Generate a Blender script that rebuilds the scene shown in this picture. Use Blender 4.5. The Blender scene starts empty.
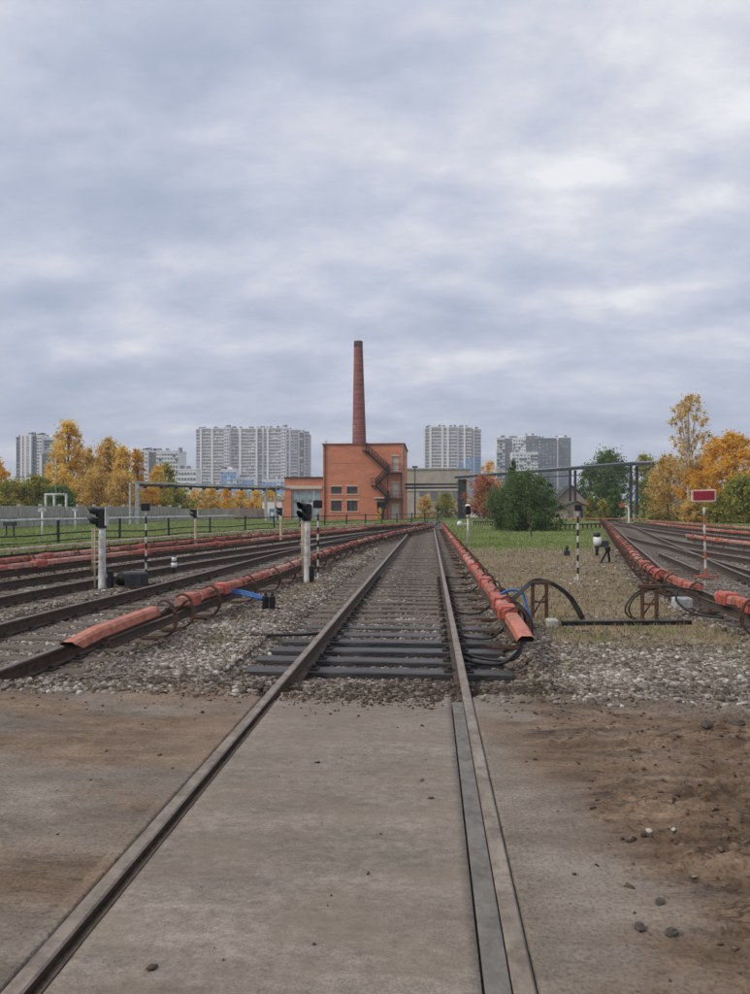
import bpy, math, random
import numpy as np
from mathutils import Vector
R = math.radians
PI = math.pi
random.seed(7)
rng = np.random.default_rng(11)
S = bpy.context.scene
COL = S.collection

# ------------------------------------------------------------------ camera
YAW = R(4.25); F = 740.0; CAMZ = 1.5
cam = bpy.data.objects.new('camera', bpy.data.cameras.new('camera'))
COL.objects.link(cam); S.camera = cam
cam.location = (0, 0, CAMZ); cam.rotation_euler = (R(90), 0, YAW)
cam.data.sensor_fit = 'VERTICAL'; cam.data.sensor_height = 24
cam.data.lens = F/994*24; cam.data.shift_y = 11/994
cam.data.clip_start = .05; cam.data.clip_end = 6000

# ------------------------------------------------------------------ sky + sun (overcast)
SUN_EL, SUN_AZ = R(42), R(246)      # azimuth clockwise from +Y
W = bpy.data.worlds.new('World'); S.world = W; W.use_nodes = True
n = W.node_tree.nodes; l = W.node_tree.links; n.clear()
out = n.new('ShaderNodeOutputWorld'); bg = n.new('ShaderNodeBackground'); bg.inputs[1].default_value = .1
sky = n.new('ShaderNodeTexSky'); sky.sky_type = 'NISHITA'; sky.sun_disc = False
sky.sun_elevation = SUN_EL; sky.sun_rotation = SUN_AZ; sky.dust_density = 2
tc = n.new('ShaderNodeTexCoord'); sp = n.new('ShaderNodeSeparateXYZ'); l.new(tc.outputs['Generated'], sp.inputs[0])
def wmath(op, a, b):
    m = n.new('ShaderNodeMath'); m.operation = op
    for i, v in enumerate((a, b)):
        if isinstance(v, (int, float)): m.inputs[i].default_value = v
        else: l.new(v, m.inputs[i])
    return m.outputs[0]
zc = wmath('ADD', wmath('MAXIMUM', sp.outputs[2], 0.0), .30)
cx = wmath('DIVIDE', sp.outputs[0], zc); cy = wmath('DIVIDE', sp.outputs[1], zc)
cmb = n.new('ShaderNodeCombineXYZ'); l.new(cx, cmb.inputs[0]); l.new(cy, cmb.inputs[1])
def wnoise(scale, det, rough, off, dist=0.0, sc=(1, 1, 1)):
    mp = n.new('ShaderNodeMapping'); mp.inputs['Location'].default_value = off; mp.inputs['Scale'].default_value = sc
    l.new(cmb.outputs[0], mp.inputs[0]); t = n.new('ShaderNodeTexNoise')
    t.inputs['Scale'].default_value = scale; t.inputs['Detail'].default_value = det
    t.inputs['Roughness'].default_value = rough; t.inputs['Distortion'].default_value = dist
    l.new(mp.outputs[0], t.inputs[0]); return t.outputs[0]
big = wnoise(1.7, 8, .52, (5.3, 2.9, 0), 0, (.8, 1.1, 1))
fine = wnoise(6.5, 10, .60, (8.2, 4.4, 0), .15, (.85, 1.1, 1))
bands = wnoise(3.0, 8, .54, (1.2, 9.4, 0), .1, (.65, 1.3, 1))
high = wmath('MULTIPLY', wmath('SUBTRACT', sp.outputs[2], .28), .17)
mixv = wmath('ADD', wmath('ADD', wmath('ADD', wmath('MULTIPLY', big, .54), wmath('MULTIPLY', fine, .29)), wmath('MULTIPLY', bands, .30)), high)
mixv = wmath('SUBTRACT', mixv, .06)
rp = n.new('ShaderNodeValToRGB'); l.new(mixv, rp.inputs[0])
e = rp.color_ramp.elements
e[0].position = .34; e[0].color = (3.35, 3.85, 5.05, 1)
e[1].position = .66; e[1].color = (7.9, 7.9, 8.2, 1)
e1 = rp.color_ramp.elements.new(.44); e1.color = (4.05, 4.5, 5.65, 1)
e1 = rp.color_ramp.elements.new(.51); e1.color = (4.85, 5.25, 6.3, 1)
e1 = rp.color_ramp.elements.new(.575); e1.color = (6.05, 6.2, 6.95, 1)
mx = n.new('ShaderNodeMixRGB'); mx.inputs[0].default_value = .93
l.new(sky.outputs[0], mx.inputs[1]); l.new(rp.outputs[0], mx.inputs[2])
l.new(mx.outputs[0], bg.inputs[0]); l.new(bg.outputs[0], out.inputs[0])
sd = bpy.data.lights.new('sun', 'SUN'); sun = bpy.data.objects.new('sun', sd); COL.objects.link(sun)
sd.energy = 1.75; sd.angle = R(12); sd.color = (1, .93, .83)
sv = Vector((math.sin(SUN_AZ)*math.cos(SUN_EL), math.cos(SUN_AZ)*math.cos(SUN_EL), math.sin(SUN_EL)))
sun.rotation_euler = sv.to_track_quat('Z', 'Y').to_euler(); sun.location = (0, 0, 50)
S.view_settings.view_transform = 'Standard'; S.view_settings.look = 'None'
S.view_settings.exposure = 0.24; S.view_settings.gamma = 1; S.view_settings.use_curve_mapping = False

# ------------------------------------------------------------------ pixel planning (photo 750 x 994)
Fw = np.array([-math.sin(YAW), math.cos(YAW), 0]); Rt = np.array([math.cos(YAW), math.sin(YAW), 0])
def G(px, py, z=-.15):                      # ground point seen at a photo pixel
    d = (CAMZ-z)*F/(py-508)
    p = d*Fw + (px-375)/F*d*Rt
    return (p[0], p[1], z)
def X(px, Y):                               # world x of an image column at a distance Y
    v = Fw + (px-375)/F*Rt
    return Y*v[0]/v[1]
def Z(py, px, Y):
    v = Fw + (px-375)/F*Rt
    return CAMZ + (508-py)/F*Y/v[1]

# ------------------------------------------------------------------ numpy noise
def _h(ix, iy, s):
    n_ = (ix.astype(np.int64)*374761393 + iy.astype(np.int64)*668265263 + s*1442695041) & 0xffffffff
    n_ = ((n_ ^ (n_ >> 13))*1274126177) & 0xffffffff
    return ((n_ ^ (n_ >> 16)) & 0xffff)/65535.0
def vnoise(x, y, s=0):
    ix = np.floor(x); iy = np.floor(y); fx = x-ix; fy = y-iy
    fx = fx*fx*(3-2*fx); fy = fy*fy*(3-2*fy)
    a = _h(ix, iy, s); b = _h(ix+1, iy, s); c = _h(ix, iy+1, s); d = _h(ix+1, iy+1, s)
    return (a*(1-fx)+b*fx)*(1-fy)+(c*(1-fx)+d*fx)*fy
def fbm(x, y, s=0, o=5):
    v = 0; a = .5; t = 0
    for i in range(o):
        v = v+a*vnoise(x, y, s+i*17); t += a; a *= .5; x = x*2.03+5.1; y = y*2.03+1.7
    return v/t
def sst(a, b, x):
    t = np.clip((x-a)/(b-a), 0, 1); return t*t*(3-2*t)

# ------------------------------------------------------------------ materials
def mat(name, c, rough=.8, var=.25, scale=6, bump=.3, bscale=None, metal=0, c2=None, stretch=(1, 1, 1), dist=.01, spec=.4):
    m = bpy.data.materials.new(name); m.use_nodes = True; nt = m.node_tree; n = nt.nodes; l = nt.links
    b = n['Principled BSDF']; b.inputs['Roughness'].default_value = rough; b.inputs['Metallic'].default_value = metal
    b.inputs['Specular IOR Level'].default_value = spec
    tc = n.new('ShaderNodeTexCoord'); mp = n.new('ShaderNodeMapping'); mp.inputs['Scale'].default_value = stretch
    l.new(tc.outputs['Object'], mp.inputs[0])
    t = n.new('ShaderNodeTexNoise'); t.inputs['Scale'].default_value = scale; t.inputs['Detail'].default_value = 7; t.inputs['Roughness'].default_value = .65
    l.new(mp.outputs[0], t.inputs[0])
    r = n.new('ShaderNodeValToRGB'); l.new(t.outputs[0], r.inputs[0])
    if c2 is None: lo = tuple(x*(1-var) for x in c); hi = tuple(min(1, x*(1+var)) for x in c)
    else: lo, hi = c, c2
    r.color_ramp.elements[0].position = .32; r.color_ramp.elements[0].color = (*lo, 1)
    r.color_ramp.elements[1].position = .68; r.color_ramp.elements[1].color = (*hi, 1)
    l.new(r.outputs[0], b.inputs['Base Color'])
    if bump:
        t2 = n.new('ShaderNodeTexNoise'); t2.inputs['Scale'].default_value = bscale or scale*5; t2.inputs['Detail'].default_value = 5
        l.new(mp.outputs[0], t2.inputs[0])
        bp = n.new('ShaderNodeBump'); bp.inputs['Strength'].default_value = bump; bp.inputs['Distance'].default_value = dist
        l.new(t2.outputs[0], bp.inputs['Height']); l.new(bp.outputs[0], b.inputs['Normal'])
    return m
def tint_mat(name, cols, rough=.85, transl=0.0, attr='tint', fine=0):
    m = bpy.data.materials.new(name); m.use_nodes = True; n = m.node_tree.nodes; l = m.node_tree.links
    b = n['Principled BSDF']; b.inputs['Roughness'].default_value = rough; b.inputs['Specular IOR Level'].default_value = .25
    a = n.new('ShaderNodeAttribute'); a.attribute_name = attr
    r = n.new('ShaderNodeValToRGB'); l.new(a.outputs['Fac'], r.inputs[0])
    while len(r.color_ramp.elements) < len(cols): r.color_ramp.elements.new(.5)
    for i, c in enumerate(cols):
        r.color_ramp.elements[i].position = i/(len(cols)-1); r.color_ramp.elements[i].color = (*c, 1)
    csrc = r.outputs[0]
    if fine:
        tc = n.new('ShaderNodeTexCoord'); t = n.new('ShaderNodeTexNoise'); t.inputs['Scale'].default_value = fine; t.inputs['Detail'].default_value = 4
        l.new(tc.outputs['Object'], t.inputs[0]); mr = n.new('ShaderNodeMapRange'); l.new(t.outputs[0], mr.inputs[0])
        mr.inputs[3].default_value = .6; mr.inputs[4].default_value = 1.4
        mm = n.new('ShaderNodeMixRGB'); mm.blend_type = 'MULTIPLY'; mm.inputs[0].default_value = 1
        l.new(csrc, mm.inputs[1]); l.new(mr.outputs[0], mm.inputs[2]); csrc = mm.outputs[0]
    l.new(csrc, b.inputs['Base Color'])
    if transl:
        tr = n.new('ShaderNodeBsdfTranslucent'); l.new(csrc, tr.inputs[0])
        mx = n.new('ShaderNodeMixShader'); mx.inputs[0].default_value = transl
        l.new(b.outputs[0], mx.inputs[1]); l.new(tr.outputs[0], mx.inputs[2]); l.new(mx.outputs[0], n['Material Output'].inputs[0])
    return m
def wave_mat(name, c, c2, scale, axis='X', rough=.6, metal=0):
    m = mat(name, c, rough, .12, 2, 0); n = m.node_tree.nodes; l = m.node_tree.links
    tc = n.new('ShaderNodeTexCoord'); w = n.new('ShaderNodeTexWave'); w.bands_direction = axis; w.inputs['Scale'].default_value = scale
    l.new(tc.outputs['Object'], w.inputs[0]); bp = n.new('ShaderNodeBump'); bp.inputs['Strength'].default_value = .8; bp.inputs['Distance'].default_value = .03
    l.new(w.outputs['Fac'], bp.inputs['Height']); l.new(bp.outputs[0], n['Principled BSDF'].inputs['Normal'])
    return m
def brick_mat(name, c1, c2, mortar, scale=1.0, bw=.26, rh=.077):
    m = bpy.data.materials.new(name); m.use_nodes = True; n = m.node_tree.nodes; l = m.node_tree.links
    b = n['Principled BSDF']; b.inputs['Roughness'].default_value = .85
    tc = n.new('ShaderNodeTexCoord'); sp = n.new('ShaderNodeSeparateXYZ'); l.new(tc.outputs['Object'], sp.inputs[0])
    ad = n.new('ShaderNodeMath'); ad.operation = 'ADD'; l.new(sp.outputs[0], ad.inputs[0]); l.new(sp.outputs[1], ad.inputs[1])
    cb = n.new('ShaderNodeCombineXYZ'); l.new(ad.outputs[0], cb.inputs[0]); l.new(sp.outputs[2], cb.inputs[1])
    br = n.new('ShaderNodeTexBrick'); l.new(cb.outputs[0], br.inputs[0]); br.inputs['Scale'].default_value = scale
    br.inputs['Brick Width'].default_value = bw; br.inputs['Row Height'].default_value = rh; br.inputs['Mortar Size'].default_value = .008
    br.inputs['Color1'].default_value = (*c1, 1); br.inputs['Color2'].default_value = (*c2, 1); br.inputs['Mortar'].default_value = (*mortar, 1)
    t = n.new('ShaderNodeTexNoise'); t.inputs['Scale'].default_value = .5; t.inputs['Detail'].default_value = 8; t.inputs['Roughness'].default_value = .7
    mp = n.new('ShaderNodeMapping'); mp.inputs['Scale'].default_value = (.6, .6, 2.5); l.new(tc.outputs['Object'], mp.inputs[0]); l.new(mp.outputs[0], t.inputs[0])
    mr = n.new('ShaderNodeMapRange'); l.new(t.outputs[0], mr.inputs[0]); mr.inputs[1].default_value = .3; mr.inputs[2].default_value = .7
    mr.inputs[3].default_value = .78; mr.inputs[4].default_value = 1.18
    mm = n.new('ShaderNodeMixRGB'); mm.blend_type = 'MULTIPLY'; mm.inputs[0].default_value = 1
    l.new(br.outputs[0], mm.inputs[1]); l.new(mr.outputs[0], mm.inputs[2]); l.new(mm.outputs[0], b.inputs['Base Color'])
    return m

M = {}
M['rail_side'] = mat('rusty rail side', (.035, .026, .022), .75, c2=(.10, .068, .048), scale=14, bump=.4)
M['rail_top'] = mat('worn rail top', (.17, .135, .105), .5, c2=(.32, .27, .215), scale=9, stretch=(1, .25, 1), bump=.2, metal=.15)
M['rail_top_rusty'] = mat('dull brown rail top', (.10, .08, .066), .5, c2=(.21, .17, .14), scale=9, stretch=(1, .25, 1), bump=.15, metal=.3)
M['sleeper'] = mat('tarred wet sleeper', (.012, .012, .014), .34, c2=(.075, .070, .068), scale=9, stretch=(.3, 2.5, 1), bump=.6, dist=.02, spec=.6)
M['sleeper_dry'] = mat('weathered sleeper', (.045, .034, .027), .8, c2=(.20, .165, .135), scale=9, stretch=(.3, 2.5, 1), bump=.6, dist=.02)
M['plate'] = mat('rusty fastening', (.03, .022, .018), .8, var=.4, scale=20)
M['steel_grey'] = mat('grey guard plate', (.125, .118, .110), .7, c2=(.205, .190, .172), scale=11, stretch=(1, .6, 1), bump=.3, bscale=60, metal=0, spec=.12)
M['cover'] = mat('faded red cover', (.31, .078, .050), .6, c2=(.48, .165, .105), scale=5, bump=.25, bscale=30)
M['cover_pink'] = mat('sun bleached pink cover', (.40, .16, .115), .6, c2=(.60, .31, .24), scale=5, bump=.25, bscale=30)
M['cover_orange'] = mat('orange red cover', (.40, .12, .075), .6, c2=(.58, .23, .15), scale=7, bump=.25, bscale=30)
M['cover_beige'] = mat('beige board cover', (.42, .33, .22), .7, c2=(.55, .45, .32), scale=3)
M['cover_box'] = mat('brick red box', (.42, .075, .045), .5, c2=(.55, .14, .09), scale=6)
M['rust'] = mat('rust', (.045, .026, .019), .85, c2=(.14, .070, .044), scale=18, bump=.4)
M['black'] = mat('black paint', (.008, .009, .012), .5, var=.3, scale=10, bump=.1)
M['rubber'] = mat('black rubber cable', (.012, .013, .014), .5, var=.3, scale=10, bump=.1)
M['blue_cable'] = mat('blue cable', (.03, .13, .36), .5, var=.3, scale=10, bump=.1)
M['post_white'] = mat('whitewashed post', (.48, .47, .44), .8, c2=(.70, .69, .66), scale=6, stretch=(1, 1, .4))
M['post_black'] = mat('black post band', (.02, .02, .02), .7, var=.3)
M['yellowish'] = mat('old cream paint', (.36, .30, .20), .75, c2=(.52, .45, .32), scale=14)
M['white'] = mat('white paint', (.72, .72, .70), .6, var=.1, scale=8, bump=.1)
M['glass_lens'] = mat('dark lens', (.02, .02, .03), .1, var=.2, bump=0)
M['sign_red'] = mat('dark red sign', (.33, .02, .04), .5, var=.12, scale=4, bump=0)
M['sign_edge'] = mat('cream sign border', (.66, .50, .42), .6, var=.12, scale=8, bump=0)
M['machine'] = mat('dark point machine', (.02, .022, .027), .55, c2=(.05, .055, .063), scale=8)
M['concrete_wall'] = mat('stained concrete', (.26, .245, .225), .9, c2=(.46, .44, .41), scale=1.2, stretch=(1, 1, .35), bump=.3, dist=.03)
M['concrete'] = mat('plain concrete', (.36, .345, .31), .9, c2=(.50, .48, .44), scale=2)
M['fence_dark'] = mat('dark fence paint', (.025, .03, .028), .7, var=.4, scale=6)
M['pipe_light'] = mat('galvanised pipe', (.42, .45, .45), .5, c2=(.58, .60, .60), scale=3, bump=.1)
M['pipe_grey'] = mat('grey gantry steel', (.17, .19, .19), .6, c2=(.30, .33, .33), scale=2)
M['pipe_dark'] = mat('dark pipe bridge', (.018, .022, .027), .7, c2=(.04, .047, .055), scale=2)
M['pipe_top'] = mat('bridge pipe cladding', (.18, .21, .24), .5, c2=(.27, .30, .33), scale=2)
M['brick'] = brick_mat('orange brick', (.56, .165, .090), (.64, .205, .115), (.56, .31, .22))
M['brick_chim'] = brick_mat('dark red brick', (.22, .065, .06), (.30, .09, .08), (.42, .28, .26), bw=.9, rh=.45)
M['stone_light'] = mat('pale lintel', (.55, .50, .42), .8, var=.12)
M['win'] = mat('dark window glass', (.03, .035, .04), .12, c2=(.10, .115, .13), scale=.8, bump=0)
M['win_far'] = mat('window grey glass', (.10, .11, .13), .35, c2=(.24, .24, .26), scale=.15, bump=0)
M['corrug'] = wave_mat('grey blue corrugated sheet', (.30, .36, .38), None, 1.1)
M['door_white'] = mat('greyish white door', (.50, .50, .47), .7, var=.12)
M['stair'] = mat('black steel stair', (.018, .015, .016), .6, var=.4)
M['bark'] = mat('brown bark', (.07, .055, .042), .9, c2=(.15, .12, .10), scale=8, stretch=(1, 1, .3))
M['bark_birch'] = mat('birch bark', (.22, .20, .17), .8, c2=(.60, .58, .54), scale=3, stretch=(1, 1, 3))
M['t_taupe'] = mat('taupe render', (.40, .365, .36), .8, var=.08, scale=.08, bump=0)
M['t_white'] = mat('white render', (.78, .77, .77), .8, var=.06, scale=.05, bump=0)
M['t_grey'] = mat('grey render', (.16, .17, .19), .8, var=.1, scale=.05, bump=0)
M['t_dark'] = mat('dark slate panels', (.045, .058, .085), .7, var=.15, scale=.05, bump=0)
M['t_blue'] = mat('blue panels', (.10, .36, .80), .7, var=.15, scale=.05, bump=0)
M['t_brown'] = mat('brown panels', (.22, .14, .12), .8, var=.1, scale=.05, bump=0)
M['roof'] = mat('dark sheet roof', (.05, .045, .045), .7, var=.3)
M['pinkwall'] = mat('pinkish gable', (.42, .33, .28), .85, var=.12)
M['kiosk_blue'] = mat('blue box paint', (.06, .20, .34), .6, var=.15)
M['soil_clod'] = mat('damp clod', (.045, .038, .034), .9, c2=(.12, .10, .085), scale=20, bump=.6)
M['dryleaf'] = mat('dry', (.2, .1, .03), .9)

def grime(key, dark=(.055, .03, .024), amt=.85, p0=.46, p1=.68, sc=5.5):
    m = M[key]; n = m.node_tree.nodes; l = m.node_tree.links; b = n['Principled BSDF']; src = b.inputs['Base Color'].links[0].from_socket
    tc = n.new('ShaderNodeTexCoord'); t = n.new('ShaderNodeTexNoise'); t.inputs['Scale'].default_value = sc; t.inputs['Detail'].default_value = 12; t.inputs['Roughness'].default_value = .78
    l.new(tc.outputs['Object'], t.inputs[0]); mr = n.new('ShaderNodeMapRange'); l.new(t.outputs[0], mr.inputs[0])
    mr.inputs[1].default_value = p0; mr.inputs[2].default_value = p1; mr.inputs[3].default_value = 0; mr.inputs[4].default_value = amt
    x = n.new('ShaderNodeMixRGB'); l.new(mr.outputs[0], x.inputs[0]); l.new(src, x.inputs[1]); x.inputs[2].default_value = (*dark, 1); l.new(x.outputs[0], b.inputs['Base Color'])
for k_ in ('cover', 'cover_pink', 'cover_box', 'cover_beige', 'post_white', 'pipe_light'): grime(k_)
grime('cover_orange', amt=.7); grime('steel_grey', (.09, .07, .055), .7, .5, .66, 9); grime('rail_top', (.11, .08, .06), .8, .46, .62, 8); grime('concrete', (.12, .11, .09)); grime('brick', (.24, .075, .045), .4, .5, .75, .8); grime('concrete_wall', (.10, .095, .085), .6, .5, .7, 1.2)
grime('sign_red', (.14, .02, .03), .4); grime('white', (.3, .27, .22), .5)
# ------------------------------------------------------------------ object helpers
def link(o): COL.objects.link(o); return o
def tag(o, label=None, cat=None, group=None, kind=None):
    if label: o['label'] = label
    if cat: o['category'] = cat
    if group: o['group'] = group
    if kind: o['kind'] = kind
    return o
def thing(name, label, cat, loc=(0, 0, 0), rz=0, group=None):
    o = link(bpy.data.objects.new(name, None)); o.location = loc; o.rotation_euler = (0, 0, rz)
    o.empty_display_size = .2
    return tag(o, label, cat, group)
class MB:
    def __init__(s): s.v = []; s.f = []; s.m = []; s.sm = []
    def add(s, vs, fs, mi=0, smooth=False):
        b = len(s.v); s.v.extend([tuple(map(float, p)) for p in vs])
        for f in fs: s.f.append(tuple(i+b for i in f)); s.m.append(mi); s.sm.append(smooth)
        return s
    def box(s, c, d, mi=0, rz=0, ax=None):
        x, y, z = d[0]/2, d[1]/2, d[2]/2; ca, sa = math.cos(rz), math.sin(rz)
        vs = []
        for (a, b, e_) in ((-x, -y, -z), (x, -y, -z), (x, y, -z), (-x, y, -z), (-x, -y, z), (x, -y, z), (x, y, z), (-x, y, z)):
            vs.append((c[0]+a*ca-b*sa, c[1]+a*sa+b*ca, c[2]+e_))
        return s.add(vs, [(3, 2, 1, 0), (4, 5, 6, 7), (0, 1, 5, 4), (1, 2, 6, 5), (2, 3, 7, 6), (3, 0, 4, 7)], mi)
    def bev(s, c, d, r=.01, mi=0, rz=0):          # box with bevelled vertical and top edges
        x, y, h = d[0]/2, d[1]/2, d[2]; ca, sa = math.cos(rz), math.sin(rz)
        def ring(ix, z):
            a, b = x-ix, y-ix; q = min(r, a*.5, b*.5)
            pts = [(-a+q, -b), (a-q, -b), (a, -b+q), (a, b-q), (a-q, b), (-a+q, b), (-a, b-q), (-a, -b+q)]
            return [(c[0]+p*ca-w*sa, c[1]+p*sa+w*ca, z) for p, w in pts]
        z0 = c[2]-h/2; z1 = c[2]+h/2
        vs = ring(0, z0)+ring(0, z1-r)+ring(r, z1)
        fs = [tuple(range(7, -1, -1)), tuple(range(16, 24))]
        for k in (0, 8):
            for i in range(8): j = (i+1) % 8; fs.append((k+i, k+j, k+8+j, k+8+i))
        return s.add(vs, fs, mi)
    def tube(s, pts, r, n=8, mi=0, cap=True, smooth=True):
        P = [Vector(p) for p in pts]; rr = r if isinstance(r, (list, tuple)) else [r]*len(P)
        vs = []; fs = []
        up = None
        for i, p in enumerate(P):
            t = (P[min(i+1, len(P)-1)]-P[max(i-1, 0)]).normalized()
            if up is None:
                up = Vector((0, 0, 1)) if abs(t.z) < .9 else Vector((1, 0, 0))
            a = t.cross(up).normalized(); b = a.cross(t).normalized(); up = b
            for k in range(n):
                q = 2*PI*k/n; vs.append(p+a*math.cos(q)*rr[i]+b*math.sin(q)*rr[i])
        for i in range(len(P)-1):
            for k in range(n):
                j = (k+1) % n; fs.append((i*n+k, i*n+j, (i+1)*n+j, (i+1)*n+k))
        if cap: fs.append(tuple(range(n-1, -1, -1))); fs.append(tuple((len(P)-1)*n+k for k in range(n)))
        return s.add(vs, fs, mi, smooth)
    def bar(s, a, b, w, h, mi=0):                 # rectangular bar between two points
        a = Vector(a); b = Vector(b); t = (b-a).normalized()
        u = Vector((0, 0, 1)) if abs(t.z) < .95 else Vector((0, 1, 0))
        sd_ = t.cross(u).normalized()*w/2; uu = sd_.cross(t).normalized()*h/2
        vs = [a-sd_-uu, a+sd_-uu, a+sd_+uu, a-sd_+uu, b-sd_-uu, b+sd_-uu, b+sd_+uu, b-sd_+uu]
        return s.add(vs, [(0, 1, 2, 3), (7, 6, 5, 4), (0, 4, 5, 1), (1, 5, 6, 2), (2, 6, 7, 3), (3, 7, 4, 0)], mi)
    def sweep(s, path, prof, mi=0, z0=0, closed=True, mis=None, smooth=False):
        n_ = len(prof); vs = []; fs_ = []
        L = len(path)
        for i, p in enumerate(path):
            a = path[max(i-1, 0)]; b = path[min(i+1, L-1)]
            t = Vector((b[0]-a[0], b[1]-a[1])); t.normalize(); nx, ny = t.y, -t.x
            pz = p[2] if len(p) > 2 else 0
            for u, w in prof: vs.append((p[0]+nx*u, p[1]+ny*u, z0+pz+w))
        b0 = len(s.v); s.v.extend(vs)
        for i in range(L-1):
            for k in range(n_ if closed else n_-1):
                j = (k+1) % n_
                s.f.append((b0+i*n_+k, b0+(i+1)*n_+k, b0+(i+1)*n_+j, b0+i*n_+j)); s.m.append(mis[k] if mis else mi); s.sm.append(smooth)
        if closed:
            s.f.append(tuple(b0+k for k in range(n_))); s.m.append(mi); s.sm.append(False)
            s.f.append(tuple(b0+(L-1)*n_+k for k in range(n_-1, -1, -1))); s.m.append(mi); s.sm.append(False)
        return s
    def build(s, name, m, parent=None, world=False, loc=None):
        o = None
        off = np.zeros(3)
        if world and parent: off = np.array(parent.location)
        if loc is not None: off = np.array(loc)
        me = bpy.data.meshes.new(name)
        me.from_pydata([tuple(np.array(v)-off) for v in s.v] if off.any() else s.v, [], s.f)
        ms = m if isinstance(m, (list, tuple)) else [m]
        for q in ms: me.materials.append(q)
        me.polygons.foreach_set('material_index', s.m); me.polygons.foreach_set('use_smooth', s.sm)
        me.update(); o = link(bpy.data.objects.new(name, me))
        if loc is not None: o.location = loc
        if parent: o.parent = parent
        return o
def quick_mesh(name, V, Fc, m, tint=None, nper=4, parent=None):
    me = bpy.data.meshes.new(name); V = np.asarray(V, np.float32); Fc = np.asarray(Fc, np.int32)
    me.vertices.add(len(V)); me.vertices.foreach_set('co', V.ravel())
    me.loops.add(Fc.size); me.loops.foreach_set('vertex_index', Fc.ravel())
    me.polygons.add(len(Fc)); me.polygons.foreach_set('loop_start', np.arange(0, Fc.size, nper, dtype=np.int32))
    me.materials.append(m); me.update(calc_edges=True)
    if tint is not None:
        a = me.attributes.new('tint', 'FLOAT', 'FACE'); a.data.foreach_set('value', np.asarray(tint, np.float32))
    o = link(bpy.data.objects.new(name, me))
    if parent: o.parent = parent
    return o
def children(o): return list(o.children)
KIDS = {}
def copy_tree(o, parent=None):
    c = o.copy(); COL.objects.link(c); c.parent = parent
    for ch in [q for q in bpy.data.objects if q.parent == o]: copy_tree(ch, c)
    return c
def catmull(pts, k=8):
    P = [np.array(p, float) for p in pts]; P = [2*P[0]-P[1]]+P+[2*P[-1]-P[-2]]; o = []
    for i in range(1, len(P)-2):
        for t in np.linspace(0, 1, k, endpoint=False):
            o.append(tuple(.5*((2*P[i])+(-P[i-1]+P[i+1])*t+(2*P[i-1]-5*P[i]+4*P[i+1]-P[i+2])*t*t+(-P[i-1]+3*P[i]-3*P[i+1]+P[i+2])*t**3)))
    o.append(tuple(P[-2])); return o

# ------------------------------------------------------------------ track centre lines  x = c(Y)
def curve(pts):
    pts = np.array(pts, float)
    ys = np.arange(pts[0, 0], pts[-1, 0]+.01, .5)
    xs = np.interp(ys, pts[:, 0], pts[:, 1])
    k = np.ones(9)/9; xp = np.concatenate([2*xs[0]-xs[1:5][::-1], xs, 2*xs[-1]-xs[-5:-1][::-1]])
    xs = np.convolve(xp, k, 'valid')
    return lambda y: np.interp(y, ys, xs)
TR = {
 'main': (curve([(-2, -.5), (62, -.5), (75, -.3), (96, .8)]), 0.2, 90),
 'l1': (curve([(0, -4.8), (10, -4.8), (14, -4.55), (24, -4.3), (32, -3.85), (40, -3.1), (47, -2.35), (54, -1.4), (62, -.6)]), 6.3, 60),
 'l2': (curve([(0, -8.1), (13, -8.1), (18, -7.6), (22, -7.0), (28, -5.95), (34, -5.0), (42, -3.6), (50, -2.2)]), 6.5, 48),
 'l3': (curve([(0, -11.85), (17, -11.8), (25, -11.1), (35, -9.7), (45, -7.4), (55, -4.6), (63, -2.4), (72, -.7)]), 6.5, 70),
 'r1': (curve([(0, 5.6), (12, 5.6), (15, 5.85), (18.5, 6.5), (24, 7.7), (30.7, 9.1), (40, 11.1), (60, 15.4), (81, 19.8), (105, 25)]), 6.3, 104),
 'r2': (curve([(0, 10.3), (31, 10.3), (36, 10.7), (42, 11.6)]), 7, 41),
 'r3': (curve([(0, 14.9), (36, 14.9), (44, 15.2), (55, 16.3), (66, 17.6), (76, 19)]), 7, 73),
 'r4': (curve([(0, 19.4), (48, 19.4), (60, 20), (72, 20.6), (84, 21.3)]), 7, 82),
}
def cpath(c, off, y0, y1, step=.8):
    ys = np.linspace(y0, y1, max(2, int((y1-y0)/step)+1)); o = []
    for y in ys:
        dx = float(c(y+.3)-c(y-.3))/.6; q = math.hypot(1, dx); o.append((float(c(y))+off/q, y-off*dx/q))
    return o

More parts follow.
